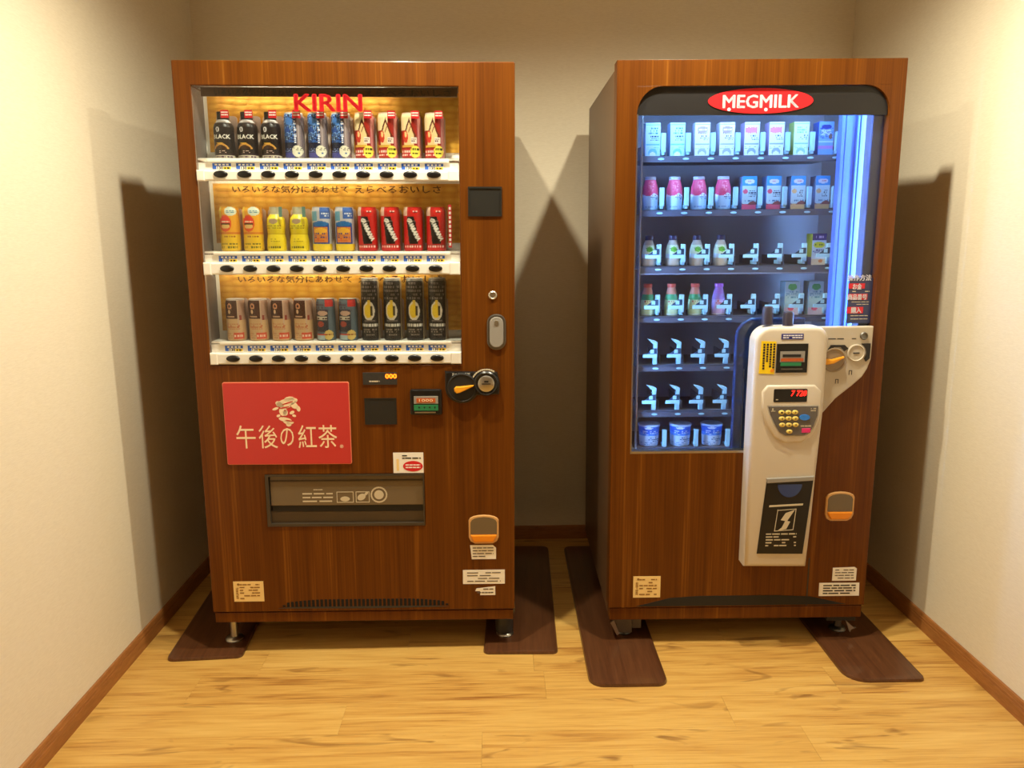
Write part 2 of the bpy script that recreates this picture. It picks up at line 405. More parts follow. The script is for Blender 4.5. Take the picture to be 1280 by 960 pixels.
# ------------------------------------------------------------------ mats under the feet
PT = .012
def floor_mat(label, x0, x1, y0, y1, rot, radii, slope=.004):
    mb = MB(); w2, l2 = (x1-x0)/2, (y1-y0)/2
    mb.prism(roundrect(-w2, w2, -l2, l2, radii, 6), -PT, 0, .007, 0, 2)
    mb.v = [(v[0], v[2], -v[1]) for v in mb.v]                # front turned up
    o = mb.build('floor_mat', M['mat'], smooth=35)
    b = bmesh.new(); b.from_mesh(o.data); bmesh.ops.recalc_face_normals(b, faces=b.faces); b.to_mesh(o.data); b.free()
    for v in o.data.vertices:                                   # ramped front edge
        if v.co.z > .0115 and v.co.y < -l2+.02: v.co.y += slope
    o.location = ((x0+x1)/2, (y0+y1)/2, 0); o.rotation_euler = (0, 0, rot)
    o['label'] = label; o['category'] = 'mat'; o['group'] = 'brown mats under the machine feet'
floor_mat('dark brown wooden mat under left foot of red-poster machine, beside left wall', -1.108, -.868, 2.322, 3.19, math.radians(3.8), (.025, .02, .03, .03))
floor_mat('dark brown wooden mat under right foot of the red-poster machine', -.047, .196, 2.323, 3.20, math.radians(-1.6), (.02, .02, .03, .03))
floor_mat('dark brown wooden mat under left foot of the blue-lit machine, sloped reflecting front edge', .270, .508, 2.126, 3.19, math.radians(-.6), (.045, .035, .03, .03), .030)  # wider front ramp, shaped to catch a bright reflection
floor_mat('dark brown wooden mat under right foot of the blue-lit machine, scratched front corner', 1.052, 1.288, 2.124, 3.17, math.radians(-.5), (.065, .02, .03, .03))

# ================================================================== LEFT MACHINE
LW, LH, LD = .9736, 1.833, .80
Lm = empty('vending_machine', L_LOC, L_ROT, 'walnut brown canned drink vending machine with red tea poster, on the left', 'vending machine')
DT = .115
LWIN = (.05, .811, .958, 1.765)
LPORT = (.193, .689, .441, .611)
door = MB().plate([0, .05, .193, .689, .811, LW], [.150, .441, .611, .958, 1.765, LH], [LWIN, LPORT], 0, DT).build('door', M['walnut'], Lm)
bv = door.modifiers.new('bevel', 'BEVEL'); bv.width = .003; bv.segments = 2; bv.limit_method = 'ANGLE'; bv.angle_limit = 1
MB().box(.004, LW-.004, DT+.002, LD, .112, LH-.013).build('cabinet', M['side'], Lm)
MB().box(.004, LW-.004, .004, DT, .1117, .146, bev=.003).build('plinth', M['walnut'], Lm)
for lx, ly in ((.035, .08), (LW-.03, .08), (.035, .72), (LW-.03, .72)):
    zb = PT+.0087*lx+.0005                                      # machine leans a hair: each foot is screwed to its own length
    f = MB().lathe([(.028, zb-.0005), (.03, zb+.004), (.026, zb+.010), (.013, zb+.014), (.012, zb+.02), (.012, .085)], lx, ly, 0, 20)
    f.build('foot', M['steel'], Lm, 40)
    if ly < .1 and lx > .5: MB().lathe([(.030, zb+.012), (.030, .10)], lx-.002, ly+.004, 0, 20).build('foot_cover', M['dgrey'], Lm, 40)
    if ly < .1: MB().prism([(lx-.02, .112), (lx+.035, .112), (lx+.035, .085), (lx+.01, .05)], ly+.03, ly+.05).build('foot_bracket', M['dsteel'], Lm)
# display recess
box = MB(); x0, x1, z0, z1 = LWIN; yb = .098
box.box(x0-.01, x0, .006, yb, z0, z1).box(x1, x1+.01, .006, yb, z0, z1).box(x0, x1, .006, yb, z1, z1+.01).box(x0, x1, .006, yb, z0-.01, z0).box(x0-.01, x1+.01, yb, yb+.008, z0-.01, z1+.01)
box.v = [(v[0], v[1], v[2]) for v in box.v]
box.build('display_box', mat('white_enamel', (252, 250, 244), .45), Lm)
ROWS_L = [dict(sh=1.567, bar=(1.502, 1.531), ov=1.520, tag=(1.534, 1.552), rail=(1.554, 1.564), top=1.765),
          dict(sh=1.299, bar=(1.231, 1.266), ov=1.249, tag=(1.267, 1.287), rail=(1.289, 1.298), top=1.502),
          dict(sh=1.029, bar=(.961, .995), ov=.979, tag=(.997, 1.019), rail=(1.021, 1.030), top=1.231)]
XI = [.1205+.0685*i for i in range(10)]
btn = MB().lathe([(.0205, 0), (.0205, .002), (.018, .0045), (.011, .006), (.003, .0065)], 0, 0, 0, 20, axis='y', sy=.5).mesh('push_button', M['black'], 50)
tagmb = MB().box(-.028, .028, -.001, 0, -.0095, .0095, 0)
tagmb.box(-.027, .027, -.0014, -.001, .0005, .009, 1).box(-.027, -.016, -.0014, -.001, -.008, .0005, 1)
tagmb.box(.004, .026, -.0014, -.001, -.008, -.001, 2)
for k in range(4): tagmb.box(-.02+k*.011, -.013+k*.011, -.0018, -.0014, .0025, .007, 0)
tagmb.box(.007, .012, -.0018, -.0014, -.007, -.0025, 3).box(.015, .022, -.0018, -.0014, -.007, -.0025, 3)
tagm = tagmb.mesh('price_tag', [M['paper'], M['blueprint'], M['yellow'], M['ink']])
tagn = text_mesh('130', -.013, .003, -.008, -.0005, -.001, M['ink'], bold=.1)
KANA = ['いろいろな気分にあわせて', 'えらべるおいしさ']
for r, R in enumerate(ROWS_L):
    b0, b1 = R['bar']
    bm_ = MB().box(x0+.002, x1-.002, -.004, .012, b0, b1, bev=.004).box(x0+.001, x0+.024, -.006, .011, b0-.001, b1+.001, bev=.003).box(x1-.032, x1-.001, -.006, .011, b0-.001, b1+.001, bev=.003)
    bar = bm_.build('button_bar', M['white'], Lm)
    sh = MB().box(x0+.002, x1-.002, .014, yb-.001, R['sh']-.006, R['sh']).box(x0+.03, x1-.03, .004, .0138, R['rail'][0], R['rail'][1], bev=.002).box(x0+.002, x1-.002, .012, .0138, b1, R['rail'][0])
    sh.build('can_shelf', M['white'], Lm)
    for i, x in enumerate(XI):
        link('push_button', btn, bar, (x, -.004, R['ov']))
        t_ = link('price_tag', tagm, bar, (x, .0115, (R['tag'][0]+R['tag'][1])/2))
        link('price_digits', tagn, bar, (x, .0115, (R['tag'][0]+R['tag'][1])/2))
    g = MB().box(x0+.012, x1-.001, yb-.004, yb-.0005, R['sh']+.024, R['top']-.002).build('back_board', M['gold'], Lm)
    g['label'] = 'gold embossed back board'
    MB().box(x0+.002, x1-.002, .004, .0065, R['rail'][1]+.0005, R['top']-.0005).build('window_pane', M['glass'], Lm)
    zt = R['top']-.030
    if r == 0: zt = R['top']-.027
    lx1 = (.60, .61, .70)[r]
    if r == 0:
        hb_ = MB().box(x0+.022, x1-.004, .018, .0205, 1.738, 1.764).build('display_header', M['head_brown'], Lm)
        MB().box(x0+.024, lx1, .0215, .0265, 1.752, 1.760).build('display_lamp', M['display_led'], Lm)
        text(KANA[0], x0+.06, x0+.30, 1.740, 1.759, .018, M['ink'], hb_, bold=.05, res=1); text(KANA[1], x0+.49, x0+.74, 1.740, 1.759, .018, M['ink'], hb_, bold=.05, res=1)
        continue
    MB().box(x0+.006, lx1, .0145, .0195, R['top']+.004, R['top']+.010).build('display_lamp', M['display_led'], Lm)
    text(KANA[0], x0+.07, x0+.42, zt, zt+.022, yb-.004, M['brownink'], g, bold=.07, res=1)
    text(KANA[1], x0+.44, x0+.70, zt, zt+.022, yb-.004, M['brownink'], g, bold=.07, res=1)
text('KIRIN', .342, .533, 1.697, 1.742, .004, M['red'], Lm, 'logo_lettering', bold=.16)
# poster
post = MB().prism(roundrect(.081, .466, .645, .906, .006), -.004, .0, .0015, 1).prism(roundrect(.0835, .4635, .6475, .9035, .005), -.0046, -.0038, 0, 0).build('poster', [M['poster'], M['postedge']], Lm)
post['label'] = 'red tea advertisement panel with cream lettering'
for ch_, p0_, p1_ in (('午', 297, 320.5), ('後', 324.5, 347.5), ('の', 351, 367.5), ('紅', 373, 395.5), ('茶', 398, 421)):
    text(ch_, .117+(p0_-298)*.002492, .117+(p1_-298)*.002492, .698 if ch_ != 'の' else .705, .771 if ch_ != 'の' else .762, -.0046, M['creamprint'], post, res=3)
text('®', .431, .442, .697, .708, -.0046, M['creamprint'], post, 'registered_mark')
em = MB(); E0 = -.0046
cx_, cz_ = .271, .815
for (dx, dz, rx, rz, ro) in ((.004, .028, .034, .012, .25), (-.018, .022, .014, .008, -.5), (.026, .018, .012, .009, -.6), (.012, .038, .016, .008, .1), (-.032, .008, .010, .004, .3), (.038, .008, .006, .009, .2),
                              (-.009, .000, .012, .015, .1), (-.002, -.004, .007, .010, 0), (.018, -.004, .008, .005, .5), (.024, -.014, .006, .004, -.3), (-.024, -.014, .006, .004, .4),
                              (-.004, -.026, .020, .007, -.2), (.006, -.034, .016, .007, -.1), (.006, -.042, .008, .006, 0), (.03, .03, .004, .003, 0), (-.002, .012, .018, .003, .2)):
    em.disc(cx_+dx, cz_+dz, rx, rz, E0, .0006, 16, 0, ro)
for (dx, dz, rx, rz, ro) in ((-.004, .012, .016, .0022, .2), (.006, .026, .018, .002, .3), (-.003, .002, .003, .0015, 0), (-.004, -.016, .012, .002, -.1), (.01, -.030, .014, .0018, -.2)):
    em.disc(cx_+dx, cz_+dz, rx, rz, E0-.0006, .0003, 12, 1, ro)
em.build('emblem', [M['creamprint'], M['poster']], post)
# delivery port
px0, px1, pz0, pz1 = LPORT
fr = MB().plate([px0, px0+.010, px1-.004, px1], [pz0, pz0+.008, pz1-.006, pz1], [(px0+.010, px1-.004, pz0+.008, pz1-.006)], -.003, .05).build('delivery_frame', M['framebrown'], Lm)
fl = MB().prism([(px0+.012, pz0+.066), (px1-.004, pz0+.066), (px1-.004, pz1-.006), (px0+.012, pz1-.006)], .006, .012, .002, 0)
fl.box(px0+.010, px1-.004, .010, .016, pz0+.008, pz0+.048, 1).box(px0+.012, px1-.004, .002, .006, pz1-.024, pz1-.020, 1).box(px0+.014, px1-.006, .010, .016, pz0+.044, pz0+.066, 2)
flap = fl.build('delivery_flap', [M['smoke'], M['smoke_d'], M['black_m']], Lm)
pm = MB(); yy = .006
dashes(pm, .305, .40, .515, .552, yy, 3, 3, .95, 0, .35, (.3, .6)); dashes(pm, .34, .37, .556, .562, yy, 1, 4, .9)
for (a, b) in ((.412, .465), (.472, .515)):
    for q in ((a, b, .516, .518), (a, b, .55, .552), (a, a+.002, .518, .55), (b-.002, b, .518, .55)): pm.box(q[0], q[1], yy-.0006, yy, q[2], q[3])
pm.disc(.438, .528, .015, .008, yy).disc(.49, .534, .014, .010, yy, rot=.5).disc(.505, .545, .008, .004, yy, rot=.8)
for k in range(28):
    a = 2*math.pi*k/28; pm.disc(.545+.024*math.cos(a), .541+.024*math.sin(a), .003, .003, yy, n=6)
pm.disc(.545, .541, .015, .015, yy)
pm.build('flap_print', M['print_w'], flap)
# led display, reader squares
dis = MB().box(.509, .613, -.003, .0, .896, .934, bev=.001).build('credit_display', M['dgrey'], Lm)
text('000', .578, .612, .916, .930, -.003, M['ledo'], dis, 'led_digits', bold=.15)
pd = MB(); dashes(pd, .52, .56, .903, .911, -.003, 1, 8, .9); pd.build('display_print', M['print_w'], dis)
MB().plate([.511, .514, .606, .609], [.771, .774, .851, .854], [(.514, .606, .774, .851)], -.0025, 0).box(.514, .606, -.001, 0, .774, .851).build('sensor_panel', M['screen'], Lm)
MB().plate([.836, .840, .931, .935], [1.401, 1.405, 1.481, 1.486], [(.840, .931, 1.405, 1.481)], -.004, 0).box(.840, .931, -.0015, 0, 1.405, 1.481).build('card_reader', M['screen'], Lm)
ba = MB().prism(roundrect(.652, .749, .802, .882, .006), -.012, 0, .004, 0).build('bill_acceptor', M['black'], Lm)
MB().box(.664, .738, -.0135, -.012, .838, .862, bev=.0005).build('slot_frame', M['grey'], ba)
MB().box(.672, .730, -.0145, -.0135, .842, .856).build('amber_window', M['amber'], ba)
gm = MB().box(.664, .738, -.0138, -.012, .817, .835, 0)
for k in range(4): gm.prism([(.677+k*.016, .829), (.683+k*.016, .829), (.680+k*.016, .823)], -.0145, -.0138, 0, 1)
gm.build('arrow_strip', [M['green'], M['black']], ba); MB().box(.666, .73, -.014, -.012, .809, .813).build('slot_lip', M['steel'], ba)
text('1000', .680, .722, .845, .853, -.0145, M['creamprint'], ba, 'slot_digits')
# coin unit: black body with disc bottom, knob, coin slot, lever
pts = [(.760, .938), (.760, .895)]
for k in range(13):
    a = math.radians(180+150*k/12); pts.append((.812+.052*math.cos(a), .888+.05*math.sin(a)))
pts += [(.925, .866), (.928, .90), (.920, .935)]
coin = MB().prism(pts, -.012, 0, .004, 0).build('coin_unit', M['black'], Lm)
MB().lathe([(.046, 0), (.046, .004), (.042, .006), (.040, .004), (.001, .004)], .812, -.012, .888, 28, axis='y').build('lever_dish', M['black_m'], coin, 40)
MB().prism([(.789, .878), (.796, .872), (.806, .874), (.846, .893), (.848, .897), (.806, .893), (.794, .893), (.788, .887)], -.026, -.016, .003).build('return_lever', M['lever'], coin)
MB().lathe([(.038, 0), (.038, .010), (.034, .014), (.030, .011), (.026, .011)], .886, -.012, .902, 28, axis='y').build('slot_ring', M['black'], coin, 40)
MB().lathe([(.025, 0), (.025, .003), (.022, .005), (.001, .005)], .886, -.023, .902, 24, axis='y').build('coin_plate', M['steel'], coin, 40)
MB().box(.872, .900, -.0295, -.028, .9005, .9035).box(.880, .893, -.029, -.028, .906, .912).build('coin_slot', M['ink'], coin)
text('おつり・返却', .782, .836, .924, .934, -.012, M['paper'], coin, res=1)
kk = MB()
for k in range(11):
    a = math.radians(60+k*9); kk.disc(.886+.044*math.cos(a), .902+.042*math.sin(a), .004, .0025, -.012, .004, 8, 0, a+1.57)
kk.build('slot_lettering', M['print_w'], coin)
# lock, handle, coin return
MB().lathe([(.013, 0), (.013, .003), (.010, .005), (.008, .003), (.001, .003)], .907, 0, 1.169, 20, axis='y').build('lock', M['steel'], Lm, 40)
hb = MB().prism(roundrect(.889, .947, 1.003, 1.112, .027, 7), -.006, 0, .003).build('handle_plate', M['dsteel'], Lm)
MB().prism(roundrect(.897, .939, 1.011, 1.104, .020, 7), -.0095, -.0055, .002).build('handle_grip', M['grey'], hb)
MB().lathe([(.007, 0), (.007, .002), (.001, .002)], .918, -.0095, 1.086, 14, axis='y').build('key_cover', M['steel'], hb)
def coin_return(parent, x0, x1, z0, z1):
    w_ = x1-x0; h = z1-z0
    def outline(i):
        a, b, c, d = x0+i, x1-i, z0+i, z1-i
        p = [(a+.02, c), (b-.02, c), (b-.006, c+.008), (b, c+.022), (b, d-.018)]
        p += [((a+b)/2+(b-a)/2*math.cos(t)*.97, d-.016+.016*math.sin(t)) for t in [math.pi*k/8 for k in range(1, 8)]]
        return p+[(a, d-.018), (a, c+.022), (a+.006, c+.008)]
    o = MB().prism(outline(0), -.006, 0, .003).build('coin_return', M['tanedge'], parent)
    zm = z0+h*.34
    up_ = [p for p in outline(.006) if p[1] >= zm]; lo_ = [p for p in outline(.006) if p[1] < zm]
    MB().prism([(x0+.006, zm), (x1-.006, zm)]+[p for p in up_], -.0068, -.005, 0).build('return_flap', M['smoke'], o)
    MB().prism([(x0+.007, zm-.002)]+[p for p in [(x0+.008, z0+.024), (x0+.018, z0+.008), (x1-.018, z0+.008), (x1-.008, z0+.024)]]+[(x1-.007, zm-.002)], -.012, -.005, .003).build('return_cup', M['orange'], o)
    return o
coin_return(Lm, .827, .923, .378, .474)
# stickers
s1 = MB().box(.594, .688, -.001, 0, .614, .680).build('sticker', M['paper'], Lm); s1['label'] = 'white sticker with red oval'
s1m = MB().disc(.655, .636, .031, .017, -.001, .0006, 22, 0); s1m.box(.604, .612, -.0014, -.001, .622, .660, 1)
dashes(s1m, .622, .68, .658, .674, -.001, 2, 5, .9, 2, .5); dashes(s1m, .632, .678, .628, .644, -.0016, 2, 6, .85, 3, .45, (.2, .3)); s1m.build('sticker_print', [M['red'], M['tan'], M['ink'], M['paper']], s1)
def sticker(parent, pts, rows, seed, m='paper', ink='greyink', fill=.8, label=None, hgt=.32):
    o = MB().prism(pts, -.001, 0).build('sticker', M[m], parent)
    xs = [p[0] for p in pts]; zs = [p[1] for p in pts]; mb = MB(); dx = (max(xs)-min(xs))*.1; dz = (max(zs)-min(zs))*.1
    dashes(mb, min(xs)+dx, max(xs)-dx, min(zs)+dz, max(zs)-dz, -.001, rows, seed, fill, 0, hgt); mb.build('sticker_print', M[ink], o)
    if label: o['label'] = label
sticker(Lm, [(.836, .324), (.914, .324), (.914, .362), (.904, .372), (.831, .372)], 4, 21, label='white cut-corner sticker below coin return')
sticker(Lm, [(.807, .239), (.942, .239), (.942, .287), (.807, .287)], 4, 22, label='wide white sticker')
sticker(Lm, [(.862, .200), (.911, .200), (.911, .230), (.850, .223), (.846, .214), (.862, .214)], 2, 23, label='small torn white sticker')
def cert(parent, x0, x1, z0, z1, seed):
    o = MB().box(x0, x1, -.001, 0, z0, z1).build('certificate_sticker', M['tan'], parent); o['label'] = 'square tan certificate sticker'
    mb = MB(); dashes(mb, x0+.02, x1-.012, z0+.006, z1-.006, -.001, 6, seed, .75, 0, .4); dashes(mb, x0+.008, x0+.016, z0+.01, z1-.02, -.001, 7, seed+1, .9, 0, .6)
    mb.disc(x0+.016, z1-.010, .004, .004, -.001, n=8); mb.build('sticker_print', M['faintink'], o)
cert(Lm, .071, .167, .187, .256, 31)
# vent slots along the bottom of the door
vm = MB()
for k in range(40):
    u = k/39; x = .225+u*.525; top = .172+.019*min(1, math.sin(math.pi*u)**.35*1.15); vm.box(x, x+.0085, -.0012, .0, .1665, max(.1685, top))
stuff(vm.build('vent_slots', M['ink2'], Lm))  # raised black plates paint the dark of the slot openings
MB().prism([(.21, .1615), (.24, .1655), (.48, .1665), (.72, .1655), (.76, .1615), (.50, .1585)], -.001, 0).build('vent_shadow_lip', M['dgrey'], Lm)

# ================================================================== RIGHT MACHINE
RW, RH, RD = .8397, 1.83, .80
RZ = [1.579, 1.4125, 1.2345, 1.0725, .911, .756, .628]
RX = [.143+.0785*i for i in range(8)]
YF = .19
CX = [.158, .265, .372]
Rm = empty('vending_machine', R_LOC, R_ROT, 'walnut brown glass-front vending machine with blue-lit dairy shelves, on the right', 'vending machine')
RT = .055
h1 = (.060, .798, 1.0, 1.758); h2 = (.060, .437, .656, 1.0)
dm = MB().plate([0, .060, .437, .798, RW], [.134, .656, 1.0, 1.758, RH], [h1, h2], 0, RT)
def fillet(mb, cx, cz, sx, sz, rx, rz, y0, y1, n=10):
    """wood filling a rounded window corner at (cx, cz); sx, sz point into the opening"""
    p = [(cx, cz)]+[(cx+sx*rx*(1-math.sin(math.pi/2*k/n)), cz+sz*rz*(1-math.cos(math.pi/2*k/n))) for k in range(n+1)]
    mb.prism(p, y0, y1)
fillet(dm, .060, 1.758, 1, -1, .075, .08, 0.0, RT); fillet(dm, .798, 1.758, -1, -1, .075, .075, 0.0, RT)
door = dm.build('door', M['walnut'], Rm)
bv = door.modifiers.new('bevel', 'BEVEL'); bv.width = .003; bv.segments = 2; bv.limit_method = 'ANGLE'; bv.angle_limit = 1
cab = MB(); e = .004; zt = RH-.013
cab.box(e, .029, RT+.002, RD, .09, zt).box(RW-.022, RW-e, RT+.002, RD, .09, zt).box(.03, RW-.022, RT+.002, RD, 1.785, zt).box(.03, RW-.022, RD-.04, RD, .09, 1.785).box(.03, RW-.022, RT+.002, RD-.04, .09, .61)
cab.build('cabinet', M['side'], Rm)
MB().box(.004, RW-.004, .004, RT, .088, .130, bev=.003).build('plinth', M['walnut'], Rm)
ln = MB(); a0, a1, c0, c1 = .036, .806, .622, 1.775
ln.box(.030, a0, RT+.002, .64, c0, c1).box(a1, .814, RT+.002, .64, c0, c1).box(a0, a1, RT+.002, .64, c1, 1.783).box(a0, a1, RT+.002, .64, .612, c0).box(.030, .814, .50, .51, .612, 1.783)
ln.build('interior_liner', M['liner'], Rm)
for lx, ly, k in ((.06, .07, 0), (RW-.05, .07, 1), (.06, .72, 2), (RW-.05, .72, 2)):
    zb = PT
    MB().lathe([(.026, zb), (.028, zb+.004), (.024, zb+.010), (.012, zb+.014), (.012, .07)], lx, ly, 0, 20).build('foot', M['dsteel'], Rm, 40)
    if k == 0:
        MB().box(lx-.035, lx+.02, ly-.05, ly+.04, .068, .0875).box(lx-.030, lx+.022, ly-.048, ly-.044, .034, .068).box(lx+.026, lx+.055, ly-.03, ly+.04, .040, .0875).build('foot_bracket', M['dsteel'], Rm)
        MB().prism([(lx-.052, .075), (lx-.04, .085), (lx-.022, .035), (lx-.03, .03)], ly-.06, ly-.052).build('foot_clip', M['steel'], Rm)
    if k == 1:
        MB().box(lx-.06, lx+.035, ly-.05, ly+.04, .068, .0875).build('foot_bracket', M['dgrey'], Rm)
        MB().prism([(lx-.002, .075), (lx+.026, .050), (lx+.034, .050), (lx+.018, .044), (lx+.014, .034)], ly-.065, ly-.058).build('foot_clip', M['steel'], Rm)
# header + oval logo
hd = MB(); hp = [(.061, 1.680), (.797, 1.680), (.797, 1.69)]
hd.prism([(.062, 1.679), (.796, 1.675), (.796, 1.757), (.062, 1.757)], .010, .018)
header = hd.build('header', M['header'], Rm)
MB().disc(.422, 1.7165, .154, .0355, .010, .002, 40).build('logo_plate', M['red'], header)
text('MEGMILK', .312, .533, 1.697, 1.733, .008, M['signwhite'], header, 'logo_lettering', bold=.1)
MB().disc(.330, 1.693, .005, .005, .008, .0007, 12).disc(.438, 1.692, .005, .005, .008, .0007, 12).build('logo_dots', M['signwhite'], header)
# glazing
MB().box(.062, .796, .020, .024, .985, 1.757).box(.062, .437, .020, .024, .658, .985).build('window_pane', M['glass'], Rm)
wf = MB().box(.0605, .064, .0, .03, .656, 1.68).box(.0605, .437, .0, .03, .6565, .664).build('window_trim', M['steel'], Rm)
# rack post, lamps tucked behind the frame, lit cover on the right
MB().box(.100, .104, YF-.05, YF-.03, .63, 1.72).build('rack_post', M['steel'], Rm)
MB().box(.0605, .066, .095, .170, .64, 1.74).build('inner_jamb', M['cover'], Rm)  # blue glow in the material stands in for lamplight on the jamb
MB().box(.040, .046, .060, .080, .68, 1.74).build('lamp_strip', M['led'], Rm)
MB().box(.797, .802, .060, .080, .68, 1.74).build('lamp_strip', M['led'], Rm)
MB().box(.10, .74, .034, .048, 1.730, 1.737).build('lamp_strip', M['led'], Rm)
lc = MB().box(.706, .716, .105, .13, .66, 1.745).box(.720, .748, .108, .13, .66, 1.745).box(.752, .758, .100, .13, .66, 1.745).box(.764, .778, .104, .13, .66, 1.745).box(.706, .778, .1305, .134, .66, 1.745).build('lamp_cover', M['cover'], Rm)
MB().box(.766, .797, .030, .036, .95, 1.757).build('inner_panel', M['darkglass'], Rm)
# sign on the inner panel glass
sg = MB().box(.724, .796, .0185, .0198, 1.062, 1.20).build('instruction_sign', M['darkglass'], Rm)
text('操作方法', .718, .790, 1.192, 1.210, .0185, M['signwhite'], sg, bold=.1)
sgm = MB().box(.722, .772, .0175, .0185, 1.168, 1.184, 0).box(.722, .782, .0175, .0185, 1.134, 1.152, 0).box(.722, .772, .0175, .0185, 1.092, 1.112, 0).build('red_bars', M['signred'], sg)
text('お金', .735, .762, 1.166, 1.183, .0175, M['signwhite'], sg, bold=.1); text('商品番号', .722, .780, 1.134, 1.151, .0175, M['signwhite'], sg, bold=.1); text('購入', .735, .766, 1.093, 1.111, .0175, M['signwhite'], sg, bold=.1)
sd = MB(); dashes(sd, .735, .788, 1.155, 1.164, .0185, 1, 71, .9, hgt=.3); dashes(sd, .735, .788, 1.116, 1.131, .0185, 2, 72, .9, hgt=.25); dashes(sd, .735, .788, 1.070, 1.090, .0185, 2, 73, .9, hgt=.2); sd.build('sign_print', M['print_w'], sg)
# trays
stop = MB().box(-.007, .007, 0, .012, 0, .058, 0, bev=.002).box(-.004, .004, .004, .05, -.008, .004).mesh('lane_stopper', M['stopper'])
stopt = MB().prism([(-.008, 0), (.006, 0), (.007, .074), (-.004, .08), (-.026, .085), (-.02, .078), (-.006, .066)], 0, .012, .002).mesh('lane_stopper', M['stopper'])
tgm = MB().prism([(-.026, 0), (.020, 0), (.020, .026), (.008, .026)], 0, .003, 0, 1).box(-.026, .020, -.004, 0, -.004, .007, 0).box(-.002, .010, -.001, 0, .010, .022, 0).mesh('number_tag', [M['stopper'], M['tagtop']])
coilm = MB().lathe([(.010, 0), (.010, .003), (.004, .004)], 0, 0, 0, 12, axis='y', sy=.35).mesh('tray_peg', M['stopper'])
trays = []
for r, z in enumerate(RZ):
    mb = MB().box(.104, .728, YF-.02, .40, z-.010, z, 0).box(.104, .728, YF-.026, YF-.0205, z-.020 if r != 2 else z-.026, z-.004, 1)
    if r == 2: mb.box(.100, .73, YF-.030, YF-.0262, z-.026, z-.022, 2)
    for i in range(9):
        if r < 6: x = .143-.038+.0785*i; mb.box(x-.0015, x+.0015, YF, .40, z, z+.03, 0)
    tr = mb.build('tray', [M['tray'], M['tray'], M['traylip']], Rm); trays.append(tr)
    for i, x in enumerate(RX if r < 6 else CX):
        if r == 6: link('lane_stopper', stop, tr, (x+.046, YF-.018, z+.003)); continue
        if r in (4, 5): link('lane_stopper', stopt, tr, (x+.022, YF-.018, z+.002))
        else: link('lane_stopper', stop, tr, (x+.031 if r < 2 else x+.026, YF-.018, z+.012))
        if r >= 2: link('number_tag', tgm, tr, (x+.004, YF-.034, z+(.030 if r < 4 else .032)))
        link('tray_peg', coilm, tr, (x+.022, YF-.026, z-.010))
# chute behind the control panel
cpts = [(.389, .66), (.60, .66), (.60, 1.078), (.45, 1.078)]+[(.45+.061*math.cos(a), 1.017+.061*math.sin(a)) for a in [math.pi/2+math.pi/2*k/6 for k in range(1, 7)]]
ch = MB().prism(cpts, .028, .050, .004).build('delivery_chute', M['chute'], Rm)
MB().box(.4145, .4175, .025, .0275, .66, .92).build('chute_edge', M['steel'], ch)
# control panel column
c1p = [(.420, .297), (.618, .294), (.626, .45), (.631, .60), (.640, .80), (.641, 1.00)]+[(.601+.040*math.cos(a), 1.022+.040*math.sin(a)) for a in [math.pi/2*k/6 for k in range(0, 7)]]
c1p += [(.468+.048*math.cos(a), 1.014+.048*math.sin(a)) for a in [math.pi/2+math.pi/2*k/7 for k in range(0, 8)]]+[(.418, .80)]
col = MB().prism(c1p, -.060, -.001, .014, 0, 4).build('control_panel', M['cream'], Rm, 50)
wp = [(.600, 1.056), (.600, .760), (.652, .785), (.668, .805), (.690, .832), (.738, .872), (.768, .900), (.782, .925), (.791, .955), (.792, 1.056)]
wing = MB().prism(wp[::1], -.020, -.0005, .004).build('coin_panel', M['cream2'], Rm)
F = -.060
bl = MB().plate([.485, .489, .575, .579], [.923, .927, 1.007, 1.011], [(.489, .575, .927, 1.007)], F-.002, F+.004).box(.489, .575, F-.001, F+.002, .927, 1.007).build('bill_acceptor', M['black'], Rm)
MB().box(.496, .570, F-.003, F-.001, .955, .988).build('slot_frame', M['grey'], bl)
MB().box(.503, .558, F-.004, F-.003, .971, .979).build('slot_mouth', M['ink'], bl)
MB().box(.498, .566, F-.004, F-.003, .958, .967).build('amber_window', M['amber'], bl)
MB().box(.498, .560, F-.004, F-.001, .944, .954).build('arrow_strip', M['green'], bl)
MB().box(.500, .565, F-.004, F-.001, .932, .936).build('slot_lip', M['dsteel'], bl)
ys = MB().prism([(.434, .921), (.481, .919), (.483, 1.018), (.438, 1.020)], F-.0012, F-.0002).build('sticker', M['yellow'], col); ys['label'] = 'yellow notice sticker'
ym = MB(); rr = random.Random(5)
for k in range(4):
    x = .444+k*.010; z = 1.012
    while z > .932+.012*(3-k) % .03:
        h = rr.uniform(.004, .007); ym.box(x, x+.006, F-.0018, F-.0012, z-h, z); z -= h+.002
ym.disc(.474, .93, .006, .005, F-.0012, .0008, 12, 1); ym.build('sticker_print', [M['ink'], M['orange']], col)
bs = MB().box(.497, .563, F-.0012, F, 1.024, 1.041).build('sticker', M['navy'], col)
bsm = MB(); dashes(bsm, .502, .56, 1.026, 1.039, F-.0012, 2, 9, .9, 0, .5, (.12, .2)); bsm.build('sticker_print', M['signwhite'], col)
F0 = F; MB().prism([(.462, .885), (.606, .885), (.626, .865), (.632, .80), (.622, .755), (.604, .722), (.575, .705), (.525, .703), (.490, .722), (.462, .765), (.448, .81), (.446, .865)], F-.007, F+.012, .007, 0, 3).build('keypad_shield', M['cream'], Rm, 50); F = F-.006
ds = MB().prism(roundrect(.481, .583, .833, .874, .004), F-.002, F+.002, .001).build('credit_display', M['black'], Rm)
text('7 720', .534, .580, .852, .869, F-.002, M['ledr'], ds, 'led_digits', bold=.1, shear=.2)
dd = MB(); dashes(dd, .488, .496, .838, .844, F-.002, 1, 3, 1); dd.build('display_print', M['print_w'], ds)
